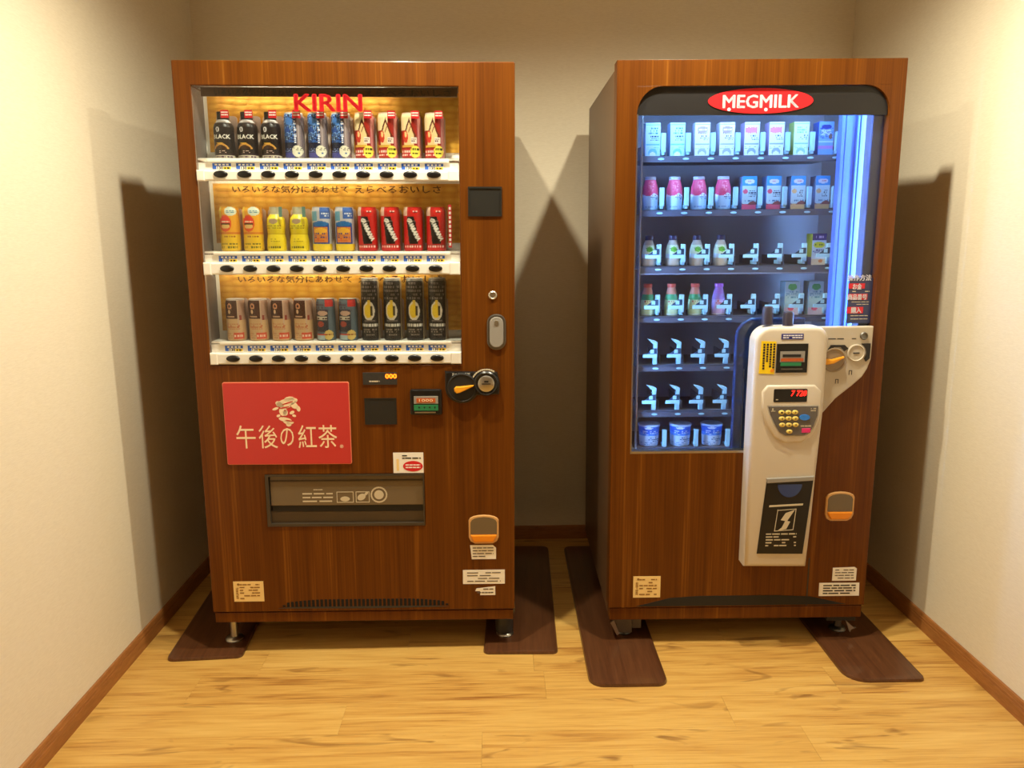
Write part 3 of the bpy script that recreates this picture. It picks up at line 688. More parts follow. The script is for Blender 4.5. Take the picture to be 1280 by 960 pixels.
kpp = [(.467, .820), (.618, .820), (.617, .790), (.607, .757), (.597, .740), (.582, .731), (.524, .729), (.505, .740), (.488, .768), (.474, .795)]
MB().prism([(p[0]+(p[0]-.545)*.08, p[1]+(p[1]-.78)*.10) for p in kpp], F-.001, F+.002, .001).build('keypad_bezel', M['white'], Rm)
kp = MB().prism(kpp, F-.003, F+.002, .001).build('keypad', M['padgrey'], Rm)
key = MB().lathe([(.0094, 0), (.0094, .002), (.007, .0035), (.001, .004)], 0, 0, 0, 14, axis='y', sy=.72).mesh('key', M['keyy'], 50)
for r, z in enumerate((.802, .783, .763)):
    for c in range(3): link('key', key, kp, (.507+c*.0205+r*.002, F-.003, z))
link('key', key, kp, (.534, F-.003, .742))
dg = MB()
for r, z in enumerate((.802, .783, .763)):
    for c in range(3):
        n_ = str(r*3+c+1); x = .507+c*.0205+r*.002
        text(n_, x-.0025, x+.0025, z-.003, z+.003, F-.007, M['ink'], kp, 'key_digit', res=1, t=.0004)
text('0', .5315, .5365, .739, .745, F-.007, M['ink'], kp, 'key_digit', res=1, t=.0004)
MB().disc(.578, .786, .016, .009, F-.003, .003, 18).build('enter_key', M['keyb'], kp)
MB().box(.572, .598, F-.006, F-.003, .738, .751, bev=.001).build('cancel_key', M['keyp'], kp)
kq = MB(); kq.box(.475, .488, F-.0038, F-.003, .805, .807).box(.478, .482, F-.0038, F-.003, .808, .815); dashes(kq, .596, .612, .803, .816, F-.003, 2, 14, .9); dashes(kq, .568, .6, .755, .762, F-.003, 1, 15, .9); kq.build('keypad_print', M['print_w'], kp)
F = F0
# delivery flap of the column
fp = [(.457, .343), (.602, .341), (.622, .590), (.476, .582)]
dlf = MB().prism(fp, F-.004, F+.004, .003).build('delivery_flap', M['black'], Rm)
MB().prism([(.477, .576), (.620, .583), (.622, .597), (.474, .591)], F-.007, F+.002, .002).build('flap_lip', M['grey'], dlf)
MB().prism([(.548+.038*math.cos(a), .572+.042*math.sin(a)) for a in [math.pi+math.pi*k/14 for k in range(15)]], F-.005, F-.004).build('flap_reflection', mat('blue_reflection', (52, 70, 116), .12), dlf)  # bluish reflection on the flap, painted as a thin plate
fm = MB(); FY = F-.004
fm.prism([(.487, .498), (.592, .503), (.593, .509), (.488, .504)], FY-.0006, FY)
fm.prism([(.515, .418), (.545, .426), (.556, .450), (.546, .452), (.568, .488), (.540, .478), (.526, .455), (.540, .452), (.530, .430)], FY-.0006, FY)
for q in ((.507, .420, .566, .424), (.514, .488, .572, .492)): fm.prism([(q[0], q[1]-.002), (q[2], q[3]-.002), (q[2], q[3]), (q[0], q[1])], FY-.0006, FY)
fm.prism([(.507, .418), (.509, .418), (.516, .490), (.514, .490)], FY-.0006, FY); fm.prism([(.565, .422), (.567, .422), (.573, .492), (.571, .492)], FY-.0006, FY)
dashes(fm, .482, .578, .366, .414, FY, 5, 17, .85, 0, .4, (.1, .3)); fm.build('flap_print', M['print_w'], dlf)
# coin panel details
W_ = -.020
pp = [(.655+.002, 1.0)]
MB().lathe([(.038, 0), (.038, .003), (.034, .004), (.031, .0012), (.001, .001)], .676, W_, .954, 30, axis='y').build('lever_dish', M['dish'], wing, 40)
MB().prism([(.641, .942), (.652, .941), (.672, .944), (.704, .962), (.702, .966), (.668, .957), (.650, .958), (.641, .956)], W_-.016, W_-.003, .004).build('return_lever', M['lever'], wing)
MB().prism([(.655, .986), (.664, 1.0), (.706, 1.0), (.718, .989), (.706, .981), (.694, .994), (.674, .994), (.660, .984)], W_-.003, W_).build('lever_label', M['ink'], wing)
MB().lathe([(.027, 0), (.027, .004), (.024, .006), (.022, .003), (.001, .003)], .742, W_, .975, 28, axis='y').build('slot_ring', M['cream2'], wing, 40)
MB().box(.733, .752, W_-.005, W_-.003, .9735, .9765).build('coin_slot', M['ink'], wing)
ar = []
for k in range(9): a = math.radians(62-k*14); ar.append((.744+.030*math.cos(a), .975+.030*math.sin(a)))
MB().prism([(.757, 1.004), (.785, 1.004), (.785, .958), (.774, .948)]+ar[::-1][1:], W_-.003, W_).build('slot_label', M['ink'], wing)
MB().lathe([(.012, 0), (.012, .003), (.010, .005), (.007, .003), (.001, .003)], .763, W_, 1.027, 18, axis='y').build('lock', M['dsteel'], wing, 40)
wq = MB(); dashes(wq, .655, .74, 1.016, 1.022, W_, 1, 19, .95)
for (x, z) in ((.730, .915), (.690, .888)):
    for q in ((x-.005, x-.003, z-.008, z+.006), (x+.003, x+.005, z-.008, z+.006), (x-.003, x+.003, z+.004, z+.006)): wq.box(q[0], q[1], W_-.0006, W_, q[2], q[3])
wq.build('coin_panel_print', M['dgrey'], wing)
coin_return(Rm, .689, .781, .427, .525)
sticker(Rm, [(.729, .220), (.807, .220), (.807, .262), (.800, .267), (.729, .265)], 4, 41, label='upper small white sticker')
sticker(Rm, [(.688, .167), (.821, .167), (.819, .212), (.688, .213)], 4, 42, ink='ink', fill=.95, label='lower wide white sticker', hgt=.45)
cert(Rm, .079, .168, .169, .243, 43)
MB().prism([(.09, .138), (.20, .166), (.30, .172), (.55, .172), (.66, .166), (.78, .138)], -.0012, 0).build('kick_recess', M['black_m'], Rm)  # flat black plate on the door, drawn in place of a hollow
sm_ = MB().box(.648, .652, -.0006, 0, .134, .30).build('door_seam', M['dgrey'], Rm)
for (x, z0_, z1_) in ((.462, 1.066, 1.120), (.525, 1.062, 1.104)):
    MB().lathe([(.016, z0_), (.016, z1_-.004), (.014, z1_), (.006, z1_+.001)], x, -.030, 0, 18).build('dark_post', M['post'], Rm, 40)  # two short dark cylinders just above the control panel

# ================================================================== GOODS
class Art:
    """a label painted cell by cell: x from -1 to 1 across, v from 0 to 1 upwards"""
    def __init__(s, nx, nv, base):
        s.x, s.v = np.meshgrid((np.arange(nx)+.5)/nx*2-1, (np.arange(nv)+.5)/nv, indexing='ij'); s.c = np.zeros((nx, nv, 3)); s.c[:] = lin(base)[:3]; s.rs = np.random.RandomState(3)
    def R(s, x0, x1, v0, v1, c): m = (s.x >= x0) & (s.x <= x1) & (s.v >= v0) & (s.v <= v1); s.c[m] = lin(c)[:3]; return s
    def E(s, cx, cv, rx, rv, c): m = ((s.x-cx)/rx)**2+((s.v-cv)/rv)**2 <= 1; s.c[m] = lin(c)[:3]; return s
    def P(s, f, c): s.c[f(s.x, s.v)] = lin(c)[:3]; return s
    def N(s, x0, x1, v0, v1, c, p): m = (s.x >= x0) & (s.x <= x1) & (s.v >= v0) & (s.v <= v1) & (s.rs.rand(*s.x.shape) < p); s.c[m] = lin(c)[:3]; return s
    def T(s, x0, x1, v0, v1, rows, c, seed=0, fill=.65):
        r = np.random.RandomState(seed); h = (v1-v0)/rows
        for i in range(rows):
            x = x0
            while x < x1:
                L = r.uniform(.08, .3)
                if r.rand() < fill: s.R(x, min(x1, x+L*.7), v0+h*i+h*.2, v0+h*i+h*.8, c)
                x += L
        return s
def paint(me, cols):
    a = me.color_attributes.new('Col', 'FLOAT_COLOR', 'CORNER'); out = np.ones((len(me.loops), 4), np.float32); i = 0
    for p, c in zip(me.polygons, cols):
        n = p.loop_total; out[p.loop_start:p.loop_start+n, :3] = c
    a.data.foreach_set('color', out.ravel())
def round_body(name, prof, art, cap=(200, 200, 200), back=None, squash=1.0):
    """lathe whose front half carries the label; prof = (radius, height) pairs, label stretched over full height"""
    nx, nv = art.c.shape[:2]; H = prof[-1][1]; hs = np.linspace(0, H, nv+1); pr = np.array(prof)
    rs_ = np.interp(hs, pr[:, 1], pr[:, 0]); th = np.arcsin(np.linspace(-1, 1, nx+1)*.999)
    bk = list(np.linspace(math.pi/2, 3*math.pi/2, 9)[1:-1]); ang = list(th)+bk; n = len(ang)
    v = [(r*math.sin(a), -r*math.cos(a)*squash, h) for h, r in zip(hs, rs_) for a in ang]
    f = []; col = []; bc = np.array(lin(back)[:3]) if back else None
    for j in range(nv):
        for i in range(n):
            f.append((j*n+i, j*n+(i+1) % n, (j+1)*n+(i+1) % n, (j+1)*n+i))
            col.append(art.c[i, j] if i < nx else (bc if bc is not None else art.c[0 if i > n-5 else nx-1, j]))
    f.append(tuple(range(n))[::-1]); col.append(lin(cap)[:3]); f.append(tuple(nv*n+i for i in range(n))); col.append(lin(cap)[:3])
    me = bpy.data.meshes.new(name); me.from_pydata(v, [], f); me.materials.append(M['printed']); paint(me, col)
    me.polygons.foreach_set('use_smooth', [True]*len(f)); me.set_sharp_from_angle(angle=math.radians(50)); me.update(); return me
def box_body(name, w, d, h, front, side, top):
    """carton: front and left side carry print"""
    v = []; f = []; col = []
    def grid(o, ux, uz, art, nrm):
        nx, nv = art.c.shape[:2]; b = len(v)
        for j in range(nv+1):
            for i in range(nx+1): v.append(tuple(o[k]+ux[k]*i/nx+uz[k]*j/nv for k in range(3)))
        for j in range(nv):
            for i in range(nx): f.append((b+j*(nx+1)+i, b+j*(nx+1)+i+1, b+(j+1)*(nx+1)+i+1, b+(j+1)*(nx+1)+i)); col.append(art.c[i, j])
    grid((-w/2, -d/2, 0), (w, 0, 0), (0, 0, h), front, 0); grid((-w/2, d/2, 0), (0, -d, 0), (0, 0, h), side, 0)
    b = len(v); v.extend([(w/2, -d/2, 0), (w/2, d/2, 0), (w/2, d/2, h), (w/2, -d/2, h), (-w/2, d/2, 0), (-w/2, d/2, h), (-w/2, -d/2, h), (-w/2, -d/2, 0)])
    sc = side.c[0, 0]
    for q in ((0, 1, 2, 3), (1, 4, 5, 2), (3, 2, 5, 6), (7, 4, 1, 0)): f.append(tuple(b+i for i in q)); col.append(lin(top)[:3] if q[0] == 3 else sc)
    me = bpy.data.meshes.new(name); me.from_pydata(v, [], f); me.materials.append(M['printed']); paint(me, col); me.update(); return me
def place(kind, name, parts, MW, rot, lx, ly, z, label, cat, group):
    """parts = [(part name, mesh)]; a thing with its parts, standing at local (lx, ly, z) of a machine"""
    o = bpy.data.objects.new(name, None); C.objects.link(o); o.location = MW @ Vector((lx, ly, z)); o.rotation_euler = rot
    o.empty_display_size = .02
    o['label'] = label; o['category'] = cat; o['group'] = group
    for pn, me in parts: link(pn, me, o)
    return o
NX, NV = 34, 60
CAN = [(.0255, 0), (.0285, .003), (.029, .006), (.029, .118), (.0275, .124), (.0265, .127), (.0265, .130)]
TALL = [(.0255, 0), (.0275, .003), (.028, .006), (.028, .176), (.0265, .182), (.0255, .185), (.0255, .189)]
redtag = MB().box(.004, .027, -.0335, -.0325, .112, .134, 0)
dashes(redtag, .006, .025, .117, .131, -.0335, 2, 1, .9, 1, .5); REDTAG = ('hot_tag', redtag.mesh('hot_tag', [M['red'], M['paper']]))
HOLD = ('holder', MB().prism(roundrect(-.031, .031, 0, .126, (0, 0, .01, .01)), .0305, .033).mesh('holder', mat('pale_holder', (206, 182, 168), .3)))
# 1 black bottle-shaped coffee
a = Art(NX, NV, (34, 27, 28)); a.R(-1, 1, 0, .07, (206, 196, 176)).T(-.8, .9, .01, .06, 1, (90, 60, 90), 2).R(-1, 1, .07, .10, (60, 44, 50)).T(-.3, .4, .11, .18, 2, (210, 180, 170), 4)
a.P(lambda x, v: (((x+.1)/.75)**2+((v-.19)/.13)**2 <= 1) & (v > .2), (206, 150, 70)).P(lambda x, v: (((x+.1)/.6)**2+((v-.19)/.09)**2 <= 1) & (v > .2), (60, 34, 22)).R(-.5, .1, .315, .335, (230, 180, 40))
a.E(-.35, .62, .17, .055, (226, 224, 226)).E(-.35, .615, .08, .03, (34, 27, 28)).R(-.37, -.33, .535, .575, (226, 224, 226)).R(-.6, .0, .51, .522, (190, 186, 190))
a.R(-1, 1, .77, .83, (196, 194, 196)).R(-1, 1, .83, 1, (26, 24, 25))
me = round_body('bottle_body', [(.0265, 0), (.029, .003), (.029, .088), (.026, .098), (.019, .106), (.0165, .108), (.0165, .111), (.0175, .112), (.0175, .132)], a, (26, 24, 25))
K_black = [('bottle_body', me), ('lettering', text_mesh('BLACK', -.023, .023, .055, .067, 0, M['paper'], wrap=.0292, bold=.1, res=1)), REDTAG, HOLD]
# 2 blue mottled can
a = Art(NX, NV, (26, 32, 58)); a.N(-1, .35, .35, .97, (60, 116, 206), .55).N(-1, .35, .40, .97, (160, 200, 240), .22).N(-1, .35, .3, .9, (18, 22, 40), .15)
a.E(-.3, .8, .4, .08, (70, 130, 214)).E(-.5, .62, .3, .06, (40, 84, 170)).R(.40, 1, 0, 1, (142, 128, 132)).R(.55, .62, 0, 1, (176, 160, 160)).R(.8, .88, 0, 1, (120, 106, 116)).T(.15, .42, .28, .82, 12, (226, 226, 236), 5, .8)
a.R(-1, .2, .0, .13, (72, 74, 150)).T(-.9, .1, .14, .22, 3, (130, 150, 210), 6).E(.42, .16, .5, .125, (226, 222, 200)).T(.05, .8, .17, .24, 2, (70, 60, 60), 7).T(.2, .7, .09, .15, 1, (60, 100, 160), 8).R(-1, 1, .965, 1, (206, 200, 196))
K_blue = [('can_body', round_body('can_body', CAN, a)), REDTAG, HOLD]
# 3 red milk tea
a = Art(NX, NV, (158, 36, 28)); a.P(lambda x, v: (x < .12) & (v > .62), (244, 222, 170)).P(lambda x, v: (abs(x+.12) < .5) & (v > .26) & (v < .86-.75*abs(x+.12)), (240, 206, 150))
a.P(lambda x, v: (abs(v-(.84-.62*abs(x+.1))) < .045) & (x > -.75) & (x < .55), (92, 34, 20)).P(lambda x, v: (abs(v-(.72-.5*abs(x-.1))) < .022) & (x > -.2) & (x < .6), (120, 50, 26)).E(-.5, .48, .26, .13, (220, 66, 40)).E(-.48, .53, .13, .06, (250, 206, 140)).E(-.45, .40, .16, .05, (214, 60, 36))
a.R(.05, .62, .34, .47, (232, 220, 206)).T(.1, .58, .36, .45, 2, (96, 50, 50), 3, .85).R(-.9, .3, .25, .30, (224, 176, 70)).R(-1, .2, .03, .21, (190, 50, 46)).T(-.9, .1, .05, .19, 2, (246, 214, 204), 9, .85).R(.72, 1, 0, .95, (206, 132, 130)).R(.62, .70, .3, .9, (150, 40, 60))
a.E(.45, .155, .47, .135, (248, 228, 90)).T(.1, .8, .17, .24, 1, (60, 60, 10), 11, .95).T(.15, .75, .08, .14, 1, (60, 60, 10), 12, .95).R(-1, 1, .975, 1, (214, 190, 170))
K_red = [('can_body', round_body('can_body', CAN, a)), REDTAG, HOLD]
# 4 orange juice with round red badge
a = Art(NX, NV, (238, 170, 40)); a.R(-1, 1, 0, .38, (240, 196, 40)).R(-1, 1, .38, .44, (220, 130, 40)).T(-.7, .8, .06, .2, 2, (120, 110, 30), 3, .85).T(-.6, .7, .3, .37, 1, (160, 90, 20), 5, .8).E(-.2, .63, .62, .19, (232, 90, 40)).E(-.2, .68, .5, .11, (238, 60, 40)).E(-.2, .56, .45, .05, (240, 200, 120)).T(-.6, .3, .63, .7, 1, (255, 220, 190), 7, .9).R(-.7, .3, .605, .63, (80, 60, 30))
a.E(.35, .9, .55, .1, (220, 232, 214)).T(.0, .7, .86, .93, 2, (50, 130, 160), 9, .9).R(-1, -.6, .75, 1, (244, 214, 90))
K_orange = [('can_body', round_body('can_body', CAN, a, (230, 220, 120))), HOLD]
# 5 lemon bottle
a = Art(NX, NV, (236, 210, 40)); a.R(-1, 1, .83, 1, (206, 204, 180)).E(-.1, .66, .7, .17, (230, 214, 50)).E(-.1, .68, .5, .06, (176, 150, 120)).T(-.8, .7, .5, .6, 2, (90, 84, 30), 3, .85).T(-.7, .7, .05, .14, 1, (110, 100, 30), 5, .9).T(-.4, .6, .2, .3, 2, (150, 130, 30), 6).R(-1, 1, .38, .40, (200, 170, 30))
K_lemon = [('bottle_body', round_body('bottle_body', [(.026, 0), (.0285, .003), (.0285, .03), (.025, .05), (.0275, .075), (.026, .095), (.017, .108), (.0165, .112), (.0175, .113), (.0175, .130)], a, (226, 224, 210))),
           ('side_tag', MB().box(.018, .028, -.0325, -.0315, .1, .13).mesh('side_tag', mat('teal_tag', (110, 150, 140), .4))), HOLD]
# 6 blue-framed jar drink
a = Art(NX, NV, (196, 196, 204)); a.R(-1, 1, 0, .16, (240, 206, 60)).R(-.85, .85, .17, .64, (30, 70, 150)).R(-.7, .7, .2, .55, (214, 130, 60)).E(0, .46, .65, .07, (240, 180, 60)).T(-.6, .6, .3, .42, 3, (70, 60, 130), 4, .6).T(-.6, .6, .22, .3, 2, (210, 70, 50), 6, .7).E(0, .62, .8, .06, (40, 110, 180)).R(-.9, -.3, .68, .9, (110, 170, 200)).R(.0, .95, .74, .98, (70, 110, 190)).T(.2, .8, .78, .88, 2, (230, 240, 250), 8, .8)
K_jar = [('can_body', round_body('can_body', CAN, a, (90, 140, 190))), HOLD]
# 7 red guarana with slanted black bottle
a = Art(NX, NV, (206, 36, 34)); a.P(lambda x, v: (abs(x+.15-(.72-v)*.45) < .46-.1*(v > .68)) & (v > .17) & (v < .78), (26, 20, 22)).P(lambda x, v: (abs(x+.15-(.72-v)*.45) < .46) & (v > .66) & (v < .70), (110, 96, 90)).E(.25, .89, .45, .1, (226, 40, 36)).R(.1, .5, .86, .9, (120, 20, 24)).T(.05, .5, .87, .93, 1, (240, 200, 190), 4, .8)
for k in range(7): a.R(-.85+k*.25, -.70+k*.25, .08, .135, (244, 210, 200))
a.R(-1, 1, .14, .155, (150, 20, 24)).R(-1, -.55, .8, 1, (222, 190, 170))
K_gua = [('can_body', round_body('can_body', CAN, a, (200, 40, 36))), ('lettering', text_mesh('GUARANA', -.014, .021, .03, .096, 0, M['paper'], wrap=.0292, bold=.1, res=1, rot=-68)), HOLD]
# 8 brown and beige coffee
a = Art(NX, NV, (214, 176, 130)); a.R(-1, .42, .53, 1, (74, 38, 28)).R(.42, .52, 0, 1, (206, 176, 150)).R(.52, 1, .5, 1, (188, 150, 130)).E(-.35, .83, .25, .07, (214, 150, 110)).E(-.35, .83, .14, .035, (74, 38, 28)).E(-.4, .70, .12, .05, (226, 190, 150)).R(-.7, .1, .575, .6, (196, 160, 130)).T(-.7, .6, .28, .42, 4, (196, 110, 70), 5).R(-.05, .9, .05, .2, (220, 90, 64)).T(.0, .85, .08, .17, 1, (244, 214, 190), 6, .9).T(-.9, -.1, .05, .2, 3, (180, 110, 80), 7).R(.6, .75, .5, .62, (150, 50, 40)).R(-1, 1, .965, 1, (200, 190, 184))
K_brown = [('can_body', round_body('can_body', [(r, h*.98) for r, h in CAN], a)), HOLD]
# 9 grey-blue coffee
a = Art(NX, NV, (96, 112, 124)); a.R(-.95, .4, .22, .75, (54, 58, 70)).T(-.9, .5, .7, .95, 4, (80, 60, 80), 3, .6).E(-.2, .66, .55, .06, (206, 170, 150)).R(-.8, .3, .5, .58, (204, 196, 180)).T(-.75, .3, .51, .57, 1, (70, 40, 40), 4).E(-.4, .4, .35, .07, (170, 74, 60)).R(.1, .9, .82, .98, (206, 60, 60)).E(.4, .14, .45, .12, (220, 190, 110)).T(.1, .8, .12, .17, 1, (150, 80, 40), 6).R(-1, 0, .02, .15, (170, 190, 196)).R(-1, .1, .13, .17, (196, 70, 60))
K_grey = [('can_body', round_body('can_body', [(r, h*.98) for r, h in CAN], a)), HOLD]
# 10 tall black can with yellow round emblem
a = Art(NX, 84, (36, 32, 32)); a.R(-1, 1, .97, 1, (120, 116, 110)).T(-.85, .85, .66, .95, 5, (128, 122, 118), 4, .8).E(-.05, .48, .62, .155, (216, 206, 186)).E(-.1, .48, .45, .115, (232, 196, 50)).R(-.2, .1, .585, .66, (226, 190, 70)).P(lambda x, v: (abs(x-.25) < .12) & (abs(v-.48) < .08), (70, 60, 40)).T(-.7, .7, .08, .2, 3, (140, 130, 120), 8).T(-.8, .8, .22, .28, 1, (226, 222, 214), 9, .95).R(-.6, .6, .315, .33, (110, 100, 96)).R(.9, 1, 0, 1, (176, 160, 130))
K_tall = [('can_body', round_body('can_body', TALL, a)), HOLD]
ORD = ['first', 'second', 'third', 'fourth', 'fifth', 'sixth', 'seventh', 'eighth']
def ordinal(k, n): return 'leftmost' if k == 0 else ('rightmost' if k == n-1 else (ORD[k]+' from left'))
NUM = {2: 'two', 3: 'three', 4: 'four'}
def rowL(row, seq):
    i = 0
    for parts, n, name, desc, cat in seq:
        rown = ('top', 'middle', 'bottom')[row]
        for k in range(n):
            place(None, name, parts, L_MW, L_ROT, XI[i], .050, ROWS_L[row]['sh'], f'{desc}, {ordinal(k, n)} of {NUM[n]} in {rown} row', cat, f'{desc} samples'); i += 1
rowL(0, [(K_black, 3, 'coffee_bottle', 'black bottle-shaped coffee can', 'bottle'), (K_blue, 3, 'coffee_can', 'blue mottled coffee can with pale round seal', 'can'), (K_red, 4, 'milk_tea_can', 'red and cream can with yellow round seal', 'can')])
rowL(1, [(K_orange, 2, 'juice_can', 'orange juice can with red badge', 'can'), (K_lemon, 2, 'lemon_bottle', 'yellow lemon drink bottle', 'bottle'), (K_jar, 2, 'jelly_drink_can', 'blue-framed orange and yellow can', 'can'), (K_gua, 4, 'soda_can', 'red can with slanted black bottle picture', 'can')])
rowL(2, [(K_brown, 4, 'latte_can', 'dark brown and beige coffee can', 'can'), (K_grey, 2, 'coffee_can', 'grey-blue coffee can with red tag', 'can'), (K_tall, 4, 'tall_can', 'tall black can with yellow emblem', 'can')])
vt = MB().box(.776, .786, .012, .0135, 1.31, 1.435, 0)
for k in range(9): vt.box(.778, .784, .0115, .012, 1.316+k*.013, 1.324+k*.013, 1)
v_ = vt.build('notice_strip', [M['signred'], M['paper']], Lm)

# ---- right machine goods
CN = (24, 42)
def side_art(c, c2=None):
    s_ = Art(6, 8, c)
    if c2: s_.R(-1, 1, 0, .3, c2)
    return s_
def carton(front, side, top, w=.047, d=.05, h=.103): return [('carton_body', box_body('carton_body', w, d, h, front, side, top))]
def milk(a1, a2, ink, seed, body=(236, 240, 244)):
    a = Art(*CN, body); a.R(-1, 1, .93, .96, a2); a.T(-.6, .7, .66, .86, 3, a1, seed, .8).T(-.3, .8, .46, .62, 3, ink, seed+1, .6).R(-.9, .9, .34, .38, a2).T(-.9, .9, .2, .3, 2, a2, seed+2).E(0, .12, .6, .12, a2).E(0, .06, .4, .08, (244, 244, 240)); return a
a = milk((60, 130, 220), (120, 190, 236), (40, 60, 90), 1, (190, 222, 240)); K_c1 = carton(a, side_art((150, 190, 230)), (220, 226, 236))
a = milk((150, 110, 190), (170, 180, 210), (90, 80, 120), 4); a.E(0, .78, .7, .1, (180, 150, 210)).T(-.5, .6, .74, .84, 1, (250, 250, 255), 3, .9); K_c2 = carton(a, side_art((220, 222, 236)), (236, 236, 240))
a = milk((226, 90, 150), (150, 170, 214), (50, 90, 120), 7); a.R(-.9, .7, .7, .84, (232, 130, 170)); K_c3 = carton(a, side_art((206, 190, 230)), (236, 236, 240))
a = milk((130, 200, 130), (150, 200, 190), (40, 90, 110), 10, (220, 240, 214)); K_c4 = carton(a, side_art((206, 236, 120)), (226, 240, 200))
a = Art(*CN, (120, 170, 232)); a.E(0, .84, .7, .07, (30, 50, 140)).R(-.7, .7, .6, .76, (200, 220, 240)).N(-.9, .9, .5, .8, (40, 70, 160), .3).R(-1, 1, .38, .42, (180, 210, 240)).R(-1, 1, .2, .28, (190, 130, 210)).E(.6, .56, .25, .08, (120, 90, 80)); K_c5 = carton(a, side_art((60, 110, 220)), (120, 160, 230))
def yog(flavour, seed):
    a = Art(*CN, (200, 232, 240)); a.R(-1, 1, .72, 1, (60, 160, 226)).E(0, .84, .7, .07, (226, 226, 236)).T(-.4, .5, .82, .86, 1, (200, 60, 90), seed).E(-.55, .54, .35, .07, flavour).T(-.1, .9, .36, .58, 4, (50, 60, 90), seed+1, .6).R(-1, 1, 0, .16, flavour).P(lambda x, v: (v > .14) & (v < .2+.06*np.sin(x*3)), (150, 80, 80)).T(-.8, .8, .22, .3, 1, (90, 130, 170), seed+2); return carton(a, side_art((130, 170, 220)), (110, 180, 230), .046, .05, .104)
K_y1 = yog((240, 100, 130), 1); K_y2 = yog((236, 190, 130), 5)
def rbottle(art, prof, cap, capr, caph):
    H = prof[-1][1]; return [('bottle_body', round_body('bottle_body', prof, art, cap)), ('bottle_cap', MB().lathe([(capr*.96, H-.001), (capr, H), (capr, H+caph*.85), (capr*.9, H+caph)], 0, 0, 0, 18).mesh('bottle_cap', mat('cap_plastic', cap, .35), 40))]
a = Art(20, 36, (232, 80, 120)); a.R(-1, 1, 0, .46, (190, 222, 240)).P(lambda x, v: (v > .44) & (v < .5+.05*np.sin(x*4)), (240, 240, 246)).T(-.1, .8, .36, .52, 3, (60, 70, 100), 3, .7).N(-.4, .4, .6, .95, (250, 150, 170), .3).T(-.7, .7, .06, .16, 1, (150, 180, 210), 6)
K_pink = rbottle(a, [(.024, 0), (.026, .003), (.0265, .04), (.0255, .055), (.025, .07), (.019, .092), (.018, .096)], (210, 226, 246), .0185, .010)
a = Art(20, 36, (196, 180, 160)); a.R(-1, 1, .48, .8, (226, 232, 190)).E(0, .64, .5, .1, (120, 190, 60)).T(-.6, .6, .6, .7, 2, (40, 70, 40), 3, .6).R(-1, 1, .3, .48, (206, 220, 226)).T(-.2, .8, .34, .48, 2, (50, 60, 80), 5)
K_bean = rbottle(a, [(.022, 0), (.0235, .003), (.0235, .03), (.022, .05), (.018, .068), (.0125, .08), (.0125, .084)], (52, 44, 76), .0135, .014)
def drink(top, mid, low, cap, seed):
    a = Art(20, 36, low); a.R(-1, 1, .74, 1, top).R(-1, 1, .56, .74, mid).T(-.6, .7, .4, .54, 2, (200, 90, 90), seed).R(-1, 1, .02, .06, (240, 244, 240)).T(-.8, .8, .2, .32, 2, (150, 170, 160), seed+1); return rbottle(a, [(.0215, 0), (.023, .003), (.023, .035), (.0215, .055), (.016, .078), (.0125, .09), (.0125, .093)], cap, .0145, .011)
K_veg = drink((232, 150, 120), (90, 180, 110), (210, 226, 170), (226, 96, 76), 3); K_grape = drink((190, 130, 210), (180, 140, 214), (206, 176, 226), (196, 110, 206), 6)
a = Art(*CN, (196, 216, 236)); a.R(-1, 1, .78, 1, (70, 60, 130)).T(-.7, .7, .84, .94, 1, (190, 180, 230), 3).E(0, .64, .8, .1, (214, 214, 60)).T(-.6, .7, .6, .68, 1, (60, 90, 60), 4).T(-.8, .8, .36, .5, 3, (80, 80, 140), 5).R(-1, 1, 0, .2, (206, 190, 170)).E(.3, .12, .3, .06, (196, 120, 80)); K_c6 = carton(a, side_art((190, 200, 80), (120, 110, 160)), (90, 80, 150), .046, .05, .10)
a = Art(*CN, (190, 226, 232)); a.E(0, .84, .6, .1, (90, 190, 110)).T(-.8, .8, .5, .72, 4, (110, 160, 180), 3).R(-1, 1, 0, .22, (220, 200, 216)).E(-.1, .18, .4, .06, (230, 90, 120)); K_c7 = carton(a, side_art((160, 200, 220)), (140, 200, 190), .048, .05, .108)
a = Art(28, 26, (196, 220, 244)); a.R(-1, 1, .58, .92, (56, 110, 220)).R(-1, 1, .92, 1, (190, 210, 240)).P(lambda x, v: (v > .5) & (v < .6+.05*np.sin(x*5)), (90, 150, 236)).T(-.7, .7, .6, .74, 2, (210, 226, 250), 3, .75).T(-.2, .9, .2, .44, 3, (60, 90, 140), 5, .6).E(-.2, .86, .4, .05, (220, 230, 250)).T(-.9, .2, .08, .2, 2, (110, 150, 200), 7)
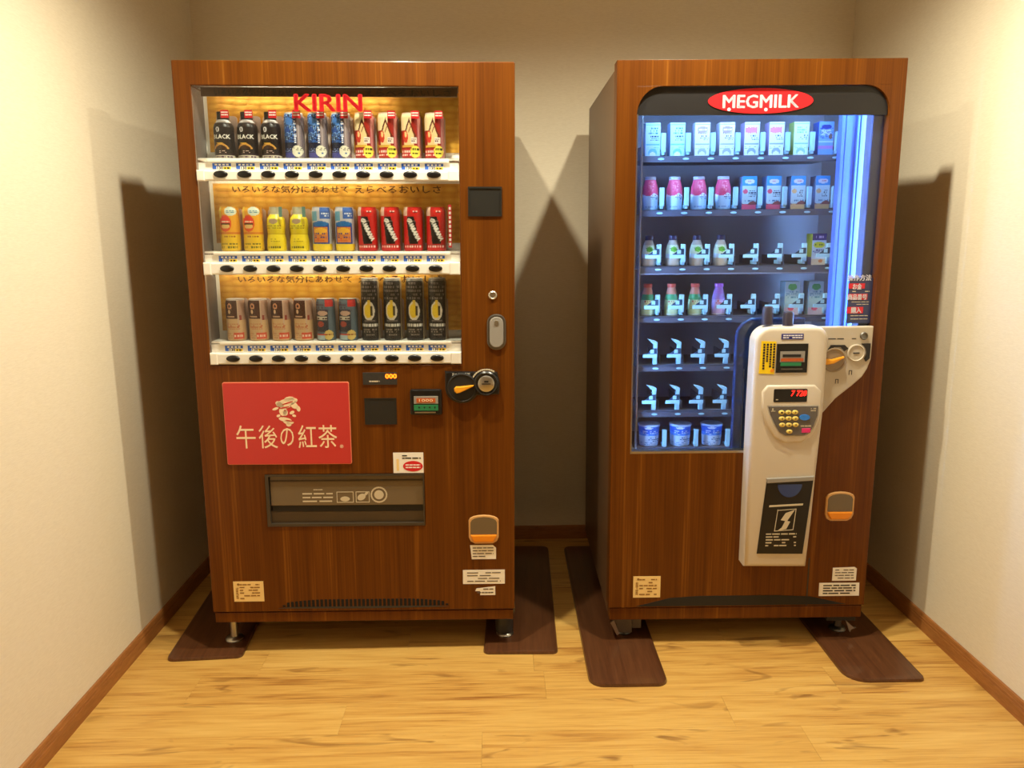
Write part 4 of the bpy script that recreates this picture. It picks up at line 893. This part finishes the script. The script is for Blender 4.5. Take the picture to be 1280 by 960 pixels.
K_cup = [('cup_body', round_body('cup_body', [(.030, 0), (.032, .003), (.0365, .068), (.038, .069), (.038, .074), (.036, .075)], a, (200, 216, 240)))]
def put(row, idx, parts, name, desc, cat, x=None):
    place(None, name, parts, R_MW, R_ROT, RX[idx] if x is None else x, YF+.026, RZ[row], desc, cat, 'dairy drinks on shelf %d of the blue-lit machine' % (row+1))
PL = 'blue-lit machine'
T0 = [(K_c1, 'pale blue milk carton, leftmost on top shelf'), (K_c1, 'pale blue milk carton, second on top shelf'), (K_c2, 'white carton with purple dome, third on top shelf'), (K_c2, 'white carton with purple dome, fourth on top shelf'),
      (K_c3, 'white and pink carton, fifth on top shelf'), (K_c3, 'white and pink carton, sixth on top shelf, beside green one'), (K_c4, 'pale green carton with lime side on top shelf'), (K_c5, 'deep blue carton, rightmost on top shelf')]
for i, (k, d) in enumerate(T0): put(0, i, k, 'milk_carton', d+' of '+PL, 'carton')
for i in range(4): put(1, i, K_pink, 'yogurt_bottle', f'pink yogurt bottle with pale cap, {ordinal(i, 4)} of four on second shelf', 'bottle')
for i in range(4): put(1, 4+i, K_y1 if i < 2 else K_y2, 'yogurt_carton', ['blue carton with strawberry print, beside last pink bottle', 'blue carton with strawberry print, nearer the lamp', 'blue carton with beige print, second from right on second shelf', 'blue carton with beige print at right end of second shelf'][i], 'carton')
for i in range(4): put(2, i, K_bean, 'soy_bottle', f'small bottle with dark cap and green label, {ordinal(i, 4)} of four on third shelf', 'bottle')
put(2, 7, K_c6, 'juice_carton', 'purple and yellow carton alone at right end of third shelf', 'carton')
for i in range(3): put(3, i, K_veg, 'juice_bottle', f'red capped bottle with green band, {ordinal(i, 3)} of three on fourth shelf', 'bottle')
put(3, 3, K_grape, 'juice_bottle', 'lilac bottle with purple cap on fourth shelf', 'bottle')
for i in range(2): put(3, 6+i, K_c7, 'yogurt_carton', ['pale carton with green blot, left of the pair on fourth shelf', 'pale carton with green blot at right end of fourth shelf'][i], 'carton')
for i, x in enumerate(CX): put(6, i, K_cup, 'yogurt_cup', f'blue and white yogurt cup, {["leftmost", "middle", "rightmost"][i]} of three on the bottom shelf', 'cup', x)
